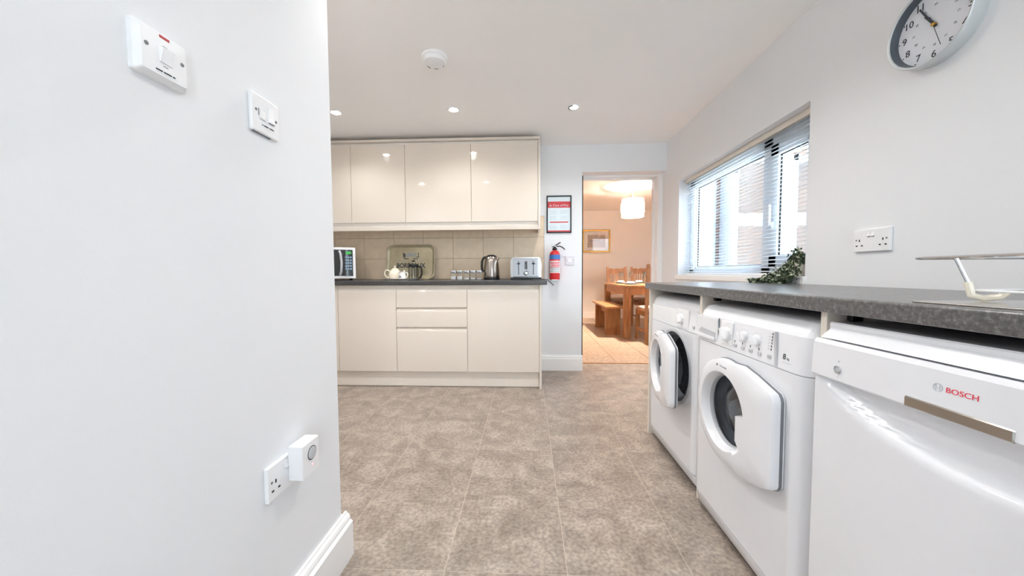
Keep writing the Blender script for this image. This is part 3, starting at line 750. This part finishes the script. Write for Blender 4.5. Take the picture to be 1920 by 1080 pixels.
pg = thing('plug_in_alarm', 'square white plug-in device with round button on the low left socket', 'plug-in', (XL+.0115, .910, .478), LEFT)
B().box(-.037, .037, -.040, -.0005, -.046, .046, .004, 3).obj('housing', 'white_plastic', pg)
B().lathe([(.0185, 0), (.0185, .0008), (.0165, .0008), (.0165, 0)], 32, at(.004, -.040, .011) @ RX, (False, False)).obj('button_ring', 'dark_grey', pg)
B().lathe([(.0163, 0), (.0160, .0022), (.010, .0034), (.0004, .0036)], 32, at(.004, -.040, .011) @ RX, (False, True)).obj('button', 'grey_plastic', pg)
B().lathe([(.0032, 0), (.0022, .0008), (.0003, .001)], 14, at(.006, -.040, -.022) @ RX, (False, True)).obj('status_light', 'led_pink', pg)
ck = thing('cooker_switch', 'thick white cooker switch plate with red indicator high on left wall', 'switch', (XL, .599, 1.341), LEFT)
B().loops([[Vector((x, y, z)) for x, z in rrect(.088+o_, .082+o_, .004)] for y, o_ in ((0, 0), (-.008, 0), (-.0165, -.012), (-.017, -.013))], True, (True, True)).obj('plate', 'white_plastic', ck, ang=25)
B().box(-.009, .009, -.0177, -.0145, .028, .0335, .001, 1).obj('indicator', 'neon_red', ck)
B().loops([[Vector((x, y, z)) for y, z in ((-.0165, -.012), (-.019, -.012), (-.0255, .011), (-.0165, .012))] for x in (-.010, .010)], True, (True, True)).obj('rocker', 'white_trim', ck)
B().box(.0102, .0116, -.0175, -.0168, -.012, .012).obj('rocker_gap', 'grey_plastic', ck)
screw(ck, -.030, .006, -.017); screw(ck, .030, .004, -.017)
B().box(-.004, .004, -.0176, -.0165, .0155, .0168).box(-.004, .004, -.0176, -.0165, -.0178, -.0165).obj('print_mark', 'print_grey', ck)
o = B().box(-.0165, .020, -.0177, -.0165, -.031, -.0235, .0004, 1).obj('sticker', 'paper', ck)
for x0, x1 in ((-.017, -.006), (-.004, .009), (.011, .0155)): B().box(x0, x1, -.0181, -.0176, -.0285, -.0262).obj('print_mark', 'print_dark', o)
sp = thing('fused_switch', 'square white switch plate with small label beside the left wall edge', 'switch', (XL, .843, 1.345), LEFT)
plate(sp, .087, .086, .010)
rocker(sp, .016, .008, -.010, .018, .036)
B().box(-.024, -.0225, -.0106, -.009, -.004, .012).box(-.021, -.002, -.0104, -.009, -.012, -.0115).obj('fuse_carrier', 'print_dark', sp)
B().box(-.0205, .0005, -.0115, -.009, -.010, .012, .002, 1).obj('fuse_cover', 'white_trim', sp)
screw(sp, -.031, .006, -.010); screw(sp, .034, .002, -.010)
o = B().box(-.017, .027, -.0106, -.0098, -.028, -.018, .0003, 1).obj('sticker', 'paper', sp)
for x0, x1 in ((-.014, -.011), (-.008, .006), (.009, .012), (.013, .024)): B().box(x0, x1, -.0110, -.0105, -.0245, -.0215).obj('print_mark', 'print_dark', o)
B().box(-.036, .02, -.006, -.001, -.0448, -.0431).obj('edge_gap', 'mid_grey', sp)
sw = thing('light_switch', 'white square wall switch plate beside the fire extinguisher', 'switch', (.4125, YW, 1.09))
plate(sw, .087, .087, .010, 'pale_plastic'); rocker(sw, .0, .0, -.010, .030, .034); screw(sw, -.030, .003, -.010); screw(sw, .030, .003, -.010)

# wall clock
ckx, cky, ckz = XW, 1.247, 1.765
cl = thing('wall_clock', 'round silver wall clock with white dial high on the right wall', 'clock', (ckx, cky, ckz), RIGHT)
RC = .127
B().lathe([(RC*.99, .0), (RC*1.0, .004), (RC*1.0, .042), (RC*.985, .046), (RC*.95, .045), (RC*.935, .042)], 64, RX, (True, False)).obj('case', 'clock_rim', cl)
B().lathe([(RC*.937, .0425), (RC*.90, .017)], 64, RX, (False, False)).obj('inner_ring', 'clock_inner', cl)
B().lathe([(RC*.905, .0172), (.0005, .0172)], 64, RX, (False, False)).obj('dial', 'clock_face', cl)
for n in range(1, 13):
    a = PI/2-n*PI/6; r = RC*.735
    text(str(n), 'numeral', .031, 'print_dark', cl, (r*math.cos(a), -.0178, r*math.sin(a)))
    r = RC*.50
    text(str(n+12 if n < 12 else 24), 'small_numeral', .009, 'print_grey', cl, (r*math.cos(a), -.0178, r*math.sin(a)))
    r = RC*.87; B().lathe([(.0022, 0), (.0022, .0006), (.0003, .0007)], 8, at(r*math.cos(a), -.0174, r*math.sin(a)) @ RX).obj('hour_dot', 'print_dark', cl)
def hand(name, deg, ln, w, y, m, tail=.0):
    o = B().box(-w/2, w/2, y-.0008, y, -tail, ln).obj(name, m, cl); o.rotation_euler = (0, math.radians(deg), 0)
hand('hour_hand', 327, .052, .0075, -.020, 'print_dark', .01)
hand('minute_hand', 330, .088, .0052, -.0225, 'print_dark', .012)
hand('second_hand', 162, .082, .0014, -.025, 'print_dark', .03)
B().lathe([(.0055, .0172), (.0055, .027), (.003, .028), (.0003, .028)], 16, RX).obj('hub', 'gold', cl)
text('INTERNATIONAL', 'lettering', .0055, 'print_grey', cl, (0, -.0178, .038)) if False else None

# ------------------------------------------------------------------ poster and extinguisher
ps = thing('fire_notice', 'black framed fire notice with a red title band on the wall', 'notice', (.305, YW, 1.541))
b = B(); w, h, f = .241, .362, .011
for x0, x1, z0, z1 in ((-w/2, w/2, h/2-f, h/2), (-w/2, w/2, -h/2, -h/2+f), (-w/2, -w/2+f, -h/2, h/2), (w/2-f, w/2, -h/2, h/2)): b.box(x0, x1, -.018, 0, z0, z1, .0015, 1)
b.obj('frame', 'black', ps)
pp = B().box(-w/2+f, w/2-f, -.008, -.0005, -h/2+f, h/2-f).obj('sheet', 'paper', ps)
B().box(-w/2+f, w/2-f, -.0084, -.008, .064, .124).obj('title_band', 'print_red', pp)
text('In Case of Fire', 'title', .031, 'paper', pp, (0, -.0086, .086))
for sx in (-.052, .052):
    for k in range(7):
        if k in (3,): continue
        B().box(sx-.040, sx+.034-.01*random.random(), -.0083, -.008, .034-.014*k, .037-.014*k).obj('print_line', 'print_pale', pp)
    for k in range(4): B().box(sx-.040, sx+.034-.01*random.random(), -.0083, -.008, -.104-.012*k, -.1015-.012*k).obj('print_line', 'print_pale', pp)
B().box(-.090, .090, -.0084, -.008, -.082, -.070).obj('red_bar', 'print_red', pp)
B().box(-w/2+f, w/2-f, -.0084, -.008, -h/2+f, -h/2+f+.014).obj('foot_band', 'print_red', pp)
B().box(-w/2+f, w/2-f, -.0105, -.010, -h/2+f, h/2-f).obj('glazing', 'window_glass', ps)
fe = thing('fire_extinguisher', 'small red fire extinguisher with blue band hung beside the worktop', 'extinguisher', (.26, YW-.062, .905))
B().lathe([(.048, 0), (.050, .004), (.050, .235), (.048, .252), (.040, .268), (.026, .278), (.020, .281), (.020, .288)], 32).obj('cylinder', 'red', fe)
B().lathe([(.0506, .195), (.0506, .238)], 32, None, (False, False)).obj('blue_band', 'blue', fe)
o = B().lathe([(.0506, .062), (.0506, .180)], 24, None, (False, False), PI*1.12, PI*1.88).obj('label', 'paper', fe)
for k in range(8):
    z = .170-.0145*k
    B().lathe([(.0509, z), (.0509, z-(.008 if k < 4 else .004))], 16, None, (False, False), PI*(1.16+.04*(k % 3)), PI*(1.84-.05*(k % 2))).obj('label_print', 'print_red' if k < 4 or k == 7 else 'print_dark', o)
B().lathe([(.022, .284), (.024, .288), (.024, .300), (.016, .304), (.012, .322), (.0005, .322)], 20).obj('collar', 'black', fe)
B().box(-.012, .014, -.010, .010, .306, .330, .003, 2).obj('valve', 'steel', fe)
B().tube([(-.006, 0, .328), (.016, 0, .333), (.040, 0, .350), (.056, 0, .358)], [.006, .006, .006, .005], 8).obj('squeeze_lever', 'black', fe)
B().tube([(.004, 0, .318), (.05, 0, .322), (.075, 0, .310), (.098, 0, .288)], [.006, .006, .006, .005], 8).obj('carry_handle', 'dark_grey', fe)
B().tube([(-.010, 0, .316), (-.030, -.004, .318)], [.005, .003], 8).obj('nozzle', 'black', fe)
B().box(-.018, .018, .048, .0615, .02, .25, .002, 1).box(-.03, .03, .0, .05, -.004, -.0005).obj('wall_bracket', 'steel', fe)

# ------------------------------------------------------------------ things on the back worktop
ZT = .9103
mw = thing('microwave', 'white microwave with dark glass door partly hidden by the left wall edge', 'microwave', (-1.757, 3.048, ZT), math.radians(27))
B().box(-.23, .23, .012, .32, .018, .295, .006, 2).obj('case', 'white_plastic', mw)
for x in (-.19, .19):
    for y in (.05, .29): B().lathe([(.012, 0), (.012, .02)], 10, at(x, y, 0)).obj('foot', 'rubber', mw)
B().box(-.23, .23, 0, .012, .018, .295, .005, 2).obj('front_frame', 'white_plastic', mw)
B().box(-.205, .205, -.004, .002, .042, .274, .002, 1).obj('door_glass', 'black_gloss', mw)
o = B().box(.13, .207, -.006, -.003, .042, .274, .001, 1).obj('control_panel', 'black_gloss', mw)
B().box(.15, .195, -.0066, -.0058, .236, .258).obj('display', 'lcd', o)
for r in range(5):
    for c in range(3): B().box(.145+.0195*c, .159+.0195*c, -.0072, -.0058, .20-.026*r, .214-.026*r, .001, 1).obj('button', 'button_blue', o)
B().tube([(.100, -.004, .262), (.110, -.022, .235), (.116, -.030, .158), (.112, -.022, .08), (.102, -.004, .05)], .010, 10).obj('handle', 'grey_plastic', mw)

ty = thing('display_tray', 'large olive metal tray printed BORDEAUX leaning against the tiles', 'tray', (-1.152, 3.452, ZT+.002))
ty.rotation_euler = (math.radians(-8), 0, 0)
def trayloop(w, h, r, y): return [Vector((x, y, z+.17)) for x, z in rrect(w, h, r, 6)]
B().loops([trayloop(.474, .340, .07, -.014), trayloop(.480, .346, .07, -.018), trayloop(.468, .334, .066, -.020), trayloop(.43, .296, .05, -.004), trayloop(.428, .294, .05, -.001), trayloop(.47, .336, .066, -.012)]).obj('rim', 'tray_metal', ty)
o = B().prism(rrect(.432, .298, .05, 6), -.004, -.001, lambda x, z, d: Vector((x, d, z+.17))).obj('panel', 'tray_metal', ty)
text('BORDEAUX', 'lettering', .062, 'print_dark', o, (0, -.0048, .135), xs=.86, bold=.0022)
text('CHATEAU', 'lettering', .016, 'print_dark', o, (0, -.0048, .178)) if False else None
# little engraving: house with side trees and ribbons
for (x, z, w_, h_) in ((-.075, .243, .012, .042), (-.062, .238, .012, .034), (-.035, .240, .018, .03), (-.012, .246, .022, .04), (.016, .240, .02, .03), (.044, .240, .016, .036), (.072, .240, .007, .050), (.066, .222, .034, .006), (-.048, .204, .05, .008), (.046, .204, .05, .008), (-.066, .215, .03, .005)):
    B().box(x-w_/2, x+w_/2, -.0048, -.0042, z-h_/2, z+h_/2).obj('engraving', 'print_dark' if w_ < .013 or h_ < .009 else 'print_grey', o)
for (x, z, w_) in ((-.03, .268, .03), (.012, .276, .02), (.035, .266, .022), (.09, .182, .08), (-.09, .182, .08)):
    B().box(x-w_/2, x+w_/2, -.0048, -.0042, z-.002, z+.002).obj('engraving', 'print_grey', o)

st = tag(B().loops([[Vector((x, y, z)) for x, y in rrect(.31+o_, .17+o_, .06)] for o_, z in ((-.03, 0), (0, .010), (.006, .013), (-.004, .0125), (-.04, .004))], True, (True, True)).obj('serving_plate', 'cream_glaze', None, (-1.175, 3.25, ZT)), 'pale oblong serving plate under the teapot and jug', 'plate')
ZP = ZT+.0045
tp = thing('teapot', 'cream ceramic teapot with lid and round handle on the plate', 'teapot', (-1.232, 3.255, ZP))
B().lathe([(.0005, 0), (.036, 0), (.040, .004), (.050, .018), (.056, .040), (.054, .062), (.044, .082), (.034, .090), (.030, .091)], 32, None, (True, False)).obj('body', 'teapot_glaze', tp)
B().lathe([(.034, .089), (.035, .092), (.028, .100), (.014, .106), (.007, .109), (.006, .114), (.010, .119), (.009, .126), (.0005, .130)], 28).obj('lid', 'teapot_glaze', tp)
B().tube([(-.048, 0, .075), (-.066, 0, .088), (-.086, 0, .086), (-.098, 0, .066), (-.096, 0, .044), (-.080, 0, .024), (-.052, 0, .016)], .0062, 10).obj('handle', 'teapot_glaze', tp)
B().tube([(.046, 0, .034), (.066, 0, .046), (.078, 0, .066), (.092, 0, .086)], [.014, .012, .009, .007], 12).obj('spout', 'teapot_glaze', tp)
mj = thing('milk_jug', 'small white milk jug with dark motif in front of the teapot', 'jug', (-1.146, 3.20, ZP))
B().lathe([(.0005, 0), (.024, 0), (.032, .012), (.034, .030), (.029, .050), (.027, .062), (.030, .072), (.0285, .072), (.025, .062), (.026, .05), (.029, .03), (.02, .008), (.0005, .006)], 28).obj('body', 'cream_glaze', mj)
B().tube([(.028, 0, .062), (.046, 0, .064), (.054, 0, .048), (.046, 0, .026), (.031, 0, .020)], .0046, 8).obj('handle', 'cream_glaze', mj)
o = B()
for x, z in ((-.010, .034), (.001, .028), (-.004, .022), (-.014, .024)): o.lathe([(.005, 0), (.0045, .001), (.0004, .0012)], 10, at(x, -.0325, z) @ RX)
o.obj('motif', 'print_dark', mj)
B().tube([(-.024, -.008, .066), (-.034, -.010, .073)], [.008, .004], 8).obj('spout', 'cream_glaze', mj)
cf = thing('cafetiere', 'glass cafetiere with black frame and plunger in front of the tray', 'cafetiere', (-1.083, 3.335, ZP-.0042))
B().lathe([(.0405, .010), (.0405, .128), (.043, .134)], 32, None, (False, False)).obj('beaker', 'jar_glass', cf)
B().lathe([(.0005, .0), (.044, .0), (.044, .010), (.041, .012), (.0005, .012)], 32).obj('base', 'black', cf)
B().lathe([(.0436, .122), (.046, .126), (.046, .136), (.040, .146), (.015, .150), (.0005, .150)], 32, None, (False, True)).obj('lid', 'black', cf)
b = B()
for a in (.5, 1.6, 2.7, 3.8, 4.9): b.box(-.003, .003, -.002, .002, .008, .124, 0, 2, Matrix.Rotation(a, 4, 'Z') @ at(0, -.0435, 0))
b.obj('frame_bar', 'black', cf)
B().tube([(0, 0, .148), (0, 0, .172)], .0025, 8).obj('plunger_rod', 'steel', cf)
B().lathe([(.0005, .170), (.014, .171), (.016, .177), (.010, .184), (.0005, .185)], 16).obj('plunger_knob', 'black', cf)
B().tube([(.044, 0, .128), (.066, 0, .126), (.078, 0, .095), (.078, 0, .055), (.066, 0, .022), (.044, 0, .012)], .0075, 8).obj('handle', 'black', cf)
B().box(-.022, .005, -.040, -.038, .02, .118).obj('glass_highlight', 'jar_glass', cf) if False else None
# condiment jars
def jar(x, lab, fill):
    j = thing('glass_jar', lab, 'jar', (x, 3.20, ZT), 0, 'square glass jars beside the kettle')
    b = B().loops([[Vector((a*k, c*k, z)) for a, c in rrect(.050, .050, .008)] for k, z in ((.96, 0), (1, .004), (1, .056), (.9, .062))], True, (True, False)); b.obj('body', 'jar_glass', j)
    B().loops([[Vector((a*k, c*k, z)) for a, c in rrect(.044, .044, .008)] for k, z in ((.96, .004), (1, .006), (1, .006+fill))], True, (True, True)).obj('contents', 'porcelain', j)
    B().loops([[Vector((a*k, c*k, z)) for a, c in rrect(.050, .050, .010)] for k, z in ((.94, .060), (1, .062), (1, .080), (.94, .084))], True, (True, True)).obj('lid', 'drum_steel', j)
for x, l, f in ((-.672, 'leftmost square glass jar with steel lid on the back worktop', .026), (-.614, 'second square glass jar from the left with white contents', .026),
                (-.552, 'middle square glass jar with little white contents', .012), (-.495, 'square glass jar second from the kettle', .012), (-.438, 'square glass jar next to the kettle', .006)): jar(x, l, f)
kt = thing('kettle', 'brushed steel kettle with black handle beside the toaster', 'kettle', (-.332, 3.25, ZT))
B().lathe([(.0005, 0), (.074, 0), (.075, .006), (.073, .022)], 36, None, (True, False)).obj('base', 'black', kt)
B().lathe([(.072, .022), (.0735, .030), (.071, .09), (.064, .160), (.055, .198), (.046, .212)], 40, None, (True, False)).obj('body', 'kettle_steel', kt)
B().lathe([(.050, .208), (.044, .218), (.024, .226), (.0005, .228)], 32, None, (False, True)).obj('lid', 'black', kt)
B().tube([(-.050, 0, .208), (-.074, 0, .196), (-.088, 0, .165), (-.090, 0, .12), (-.086, 0, .085), (-.072, 0, .075)], [.010, .011, .0105, .0105, .010, .008], 10).obj('handle', 'black', kt)
B().tube([(.052, -.01, .185), (.066, -.012, .205)], [.016, .008], 10).obj('spout', 'kettle_steel', kt)
B().lathe([(.006, 0), (.006, .003), (.0004, .004)], 14, at(.045, -.056, .165) @ Matrix.Rotation(.7, 4, 'Z') @ RX).obj('badge', 'chrome', kt)
to = thing('toaster', 'chrome four slice toaster with two levers at the worktop end', 'toaster', (-.017, 3.12, ZT))
B().box(-.135, .135, 0, .26, 0, .022, .003, 1).obj('base', 'black', to)
def tp_(x, z, d): return Vector((x, d, z))
b = B(); b.prism([(-.136, .02), (-.137, .12), (-.134, .175), (-.122, .193), (-.105, .198), (.105, .198), (.122, .193), (.134, .175), (.137, .12), (.136, .02)], .006, .255, tp_, .006); b.obj('shell', 'steel', to)
B().box(-.112, .112, -.002, .008, .024, .186, .006, 3).obj('front_panel', 'chrome', to)
for x in (-.064, .064):
    B().box(x-.003, x+.003, -.0035, 0, .045, .165).obj('lever_slot', 'black', to)
    B().box(x-.014, x+.014, -.020, -.003, .135, .146, .003, 2).obj('lever', 'black', to)
B().box(-.011, .011, -.0045, 0, .090, .162, .002, 1).obj('button_panel', 'black', to)
for k in range(4): B().lathe([(.004, 0), (.0035, .001), (.0003, .0012)], 10, at(0, -.0045, .100+.018*k) @ RX).obj('push_button', 'grey_plastic', to)
o = B().lathe([(.021, 0), (.021, .006), (.0185, .010), (.0005, .010)], 24, at(0, -.002, .058) @ RX).obj('dial', 'dark_grey', to)
B().lathe([(.0145, .010), (.013, .016), (.0005, .017)], 24, at(0, -.002, .058) @ RX, (False, True)).obj('dial_cap', 'chrome', o)
text('SWAN', 'lettering', .008, 'print_dark', to, (0, -.0025, .174)) if False else None
for y in (.06, .12, .18): B().box(-.10, .10, y-.012, y+.012, .1975, .1990).obj('bread_slot', 'black', to)
tg = thing('tongs', 'thin steel tongs lying over the worktop end beside the toaster', 'tongs', (.12, 3.03, ZT))
for s in (-1, 1): B().tube([(-.065, s*.016, .0045), (.0, s*.012, .005), (.040, s*.010, .006), (.075, s*.008, -.026), (.098, s*.006, -.046)], .0036, 8).obj('arm', 'dark_grey', tg)
B().tube([(-.065, -.016, .0045), (-.074, 0, .0045), (-.065, .016, .0045)], .0036, 8).obj('spring', 'dark_grey', tg)

# ------------------------------------------------------------------ dining room
def bx(b, x0, x1, y0, y1, z0, z1, bev=.004): return b.box(x0, x1, y0, y1, z0, z1, bev, 2)
dt = thing('dining_table', 'chunky pine dining table laid with plates, seen through the doorway', 'table', (1.40, 5.20, .002))
bx(B(), 0, 1.10, 0, 1.45, .748, .782, .006).obj('table_top', 'pine_top', dt)
for x in (.005, 1.0):
    for y in (.03, 1.33): bx(B(), x, x+.095, y, y+.095, 0, .747).obj('leg', 'pine', dt)
for y in (.045, 1.40): bx(B(), .101, .999, y, y+.022, .64, .747, .002).obj('apron', 'pine', dt)
for x in (.02, 1.058): bx(B(), x, x+.022, .1255, 1.33, .64, .747, .002).obj('apron', 'pine', dt)
bn = thing('bench', 'low pine bench with slab legs on the left side of the table', 'bench', (1.165, 5.36, .002))
bx(B(), 0, .30, 0, 1.16, .428, .458, .005).obj('seat', 'pine_top', bn)
for y in (.19, .99): bx(B(), .035, .265, y, y+.06, 0, .427).obj('leg', 'pine', bn)
bx(B(), .13, .17, .25, .99, .30, .42, .003).obj('stretcher', 'pine', bn)
def chair(label, loc, rz):
    c = thing('dining_chair', label, 'chair', loc, rz, 'pine slat back dining chairs')
    W2 = .187
    # back is at y = 0 (towards +y behind), seat towards -y
    for s in (-1, 1):
        B().loops([[Vector((s*(W2-.02)+dx, y+dy, z)) for dx, dy in ((-.019, -.017), (.019, -.017), (.019, .017), (-.019, .017))] for y, z in ((.02, 0), (0, .22), (0, .48), (.03, .8), (.06, 1.075))], True, (True, True)).obj('back_post', 'pine', c)
        bx(B(), s*(W2-.02)-.019, s*(W2-.02)+.019, -.42, -.382, 0, .43).obj('leg', 'pine', c)
        bx(B(), s*(W2-.02)-.009, s*(W2-.02)+.009, -.39, -.01, .15, .18, .002).obj('stretcher', 'pine', c)
        bx(B(), s*(W2-.02)-.009, s*(W2-.02)+.009, -.39, -.01, .37, .43, .002).obj('seat_rail', 'pine', c)
    P = [(-.157, .945)]+[(.157*(-1+2*k/16), 1.035+.014*math.sin(PI*k/16*3)**2*(1 if k not in (0, 16) else 0)) for k in range(17)]+[(.157, .945)]
    o = B().prism(P, -.011, .011, XZ).obj('top_rail', 'pine', c); o.location = (0, .053, 0)
    o = bx(B(), -.157, .157, -.01, .01, .56, .60, .002).obj('lower_rail', 'pine', c, (0, .008, 0))
    for k in range(7):
        x = -.132+.044*k
        B().loops([[Vector((x+dx, y+dy, z)) for dx, dy in ((-.0105, -.005), (.0105, -.005), (.0105, .005), (-.0105, .005))] for y, z in ((.008, .595), (.03, .80), (.046, .948))], True, (True, True)).obj('back_slat', 'pine', c)
    bx(B(), -.157, .157, -.40, -.385, .36, .43, .002).obj('seat_rail', 'pine', c)
    bx(B(), -W2, W2, -.425, -.02, .43, .45, .006).obj('seat', 'pine_top', c)
    B().box(-W2+.01, W2-.01, -.415, -.03, .4505, .495, .018, 3).obj('cushion', 'cushion', c)
    return c
c1 = chair('pine slat back chair at the far end of the table, left', (1.697, 6.86, .002), 0)
dup(c1, (2.150, 6.86, .002), 0, 'pine slat back chair at the far end of the table, right of two')
dup(c1, (1.755, 4.84, .002), PI, 'nearest pine chair at the table, mostly cut off by the door frame')
TZ = .7845
for x, y, l in ((1.60, 5.62, 'white dinner plate nearest the corner of the dining table'), (1.60, 6.20, 'white dinner plate on the dining table beside the bench'), (1.97, 6.42, 'white dinner plate in front of the far right chair'), (1.97, 5.50, 'white dinner plate at the near chair')):
    tag(B().lathe([(.0005, -.0003), (.15, -.0003), (.15, .0012), (.0005, .0012)], 36).obj('place_mat', 'slate', None, (x, y, TZ+.0)), l.replace('white dinner plate', 'round dark place mat under the plate'), 'place mat', 'dark place mats')
    t = thing('dinner_plate', l, 'plate', (x, y, TZ+.0014), 0, 'white plates on the dining table')
    B().lathe([(.0005, 0), (.075, 0), (.085, .006), (.118, .018), (.120, .020), (.116, .020), (.08, .009), (.0005, .004)], 36).obj('dish', 'porcelain', t)
    B().box(-.05, .05, -.035, .035, .009, .045, .012, 3).obj('napkin', 'paper', t)
def glass(x, y, label):
    g = thing('wine_glass', label, 'glass', (x, y, TZ-.002), 0, 'wine glasses on the dining table')
    B().lathe([(.0005, 0), (.034, .001), (.034, .003), (.006, .007), (.004, .02), (.004, .085)], 24, None, (True, False)).obj('stem', 'jar_glass', g)
    B().lathe([(.004, .085), (.025, .098), (.038, .130), (.038, .165), (.032, .205), (.031, .205), (.037, .165), (.037, .13), (.024, .10), (.003, .087)], 24).obj('bowl', 'jar_glass', g)
glass(1.56, 6.02, 'wine glass standing in front of the left far chair'); glass(1.77, 6.20, 'wine glass between the two far chairs'); glass(1.83, 5.66, 'wine glass nearest the door frame'); glass(1.95, 5.95, 'wine glass behind the nearest wine glass')
pc = thing('framed_picture', 'gold framed picture with pale mount on the dining room wall', 'picture', (1.445, 7.65, 1.637))
b = B(); w, h, f = .587, .478, .034
for x0, x1, z0, z1 in ((-w/2, w/2, h/2-f, h/2), (-w/2, w/2, -h/2, -h/2+f), (-w/2, -w/2+f, -h/2, h/2), (w/2-f, w/2, -h/2, h/2)): b.box(x0, x1, -.028, 0, z0, z1, .008, 2)
b.obj('frame', 'gold', pc)
B().box(-w/2+f, w/2-f, -.012, -.001, -h/2+f, h/2-f).obj('mount', 'mount', pc)
o = B().box(-.185, .185, -.0135, -.012, -.135, .135).obj('print', 'art', pc)
for x, z, a, c_ in ((-.135, .002, .022, 'print_dark'), (-.085, .002, .022, 'print_dark'), (-.02, 0, .03, 'print_grey'), (.03, .004, .02, 'print_grey'), (.075, 0, .034, 'print_grey')): B().box(x-a/2, x+a/2, -.0142, -.0135, z-.012, z+.012).obj('painted_shape', c_, o)
B().box(-w/2+f, w/2-f, -.0165, -.016, -h/2+f, h/2-f).obj('glazing', 'window_glass', pc)
pn = thing('pendant_lamp', 'pale fabric drum pendant lamp glowing in the dining room', 'lamp', (1.582, 5.5, 2.27))
B().lathe([(.145, 0), (.15, -.008), (.13, -.014), (.10, -.012), (.0005, -.012)], 40).obj('ceiling_rose', 'white_plastic', pn)
B().lathe([(.045, -.012), (.042, -.028), (.012, -.040), (.0005, -.040)], 24).obj('rose_cap', 'white_plastic', pn)
B().tube([(0, 0, -.035), (0, 0, -.26)], .0035, 8).obj('cord', 'white_trim', pn)
R_ = .168
B().lathe([(R_-.012, -.20), (R_-.010, -.2), (R_-.010, -.262), (R_-.012, -.262)], 48, None, (False, False)).obj('upper_band', 'shade_fabric', pn)
B().lathe([(R_, -.262), (R_+.001, -.262), (R_+.001, -.392), (R_, -.392)], 48, None, (False, False)).obj('shade', 'shade_fabric', pn)
B().lathe([(R_-.008, -.392), (R_-.007, -.392), (R_-.007, -.462), (R_-.008, -.462)], 48, None, (False, False)).obj('lower_band', 'shade_fabric', pn)
b = B()
for a in range(3): b.tube([(0, 0, -.262), (R_*math.cos(a*2.094), R_*math.sin(a*2.094), -.262)], .002, 6)
b.obj('spider', 'steel', pn)
B().lathe([(.016, -.255), (.018, -.30), (.014, -.305), (.0005, -.305)], 16).obj('bulb_holder', 'white_plastic', pn)
B().sphere((0, 0, -.345), .03, 16, (1, 1, 1.25)).obj('bulb', 'bulb_glow', pn)
l = bpy.data.lights.new('pendant_bulb', 'POINT'); l.energy = PENDANT_W; l.color = (1, .865, .73); l.shadow_soft_size = .035
lo = bpy.data.objects.new('pendant_bulb', l); C.objects.link(lo); lo.parent = pn; lo.location = (0, 0, -.345)
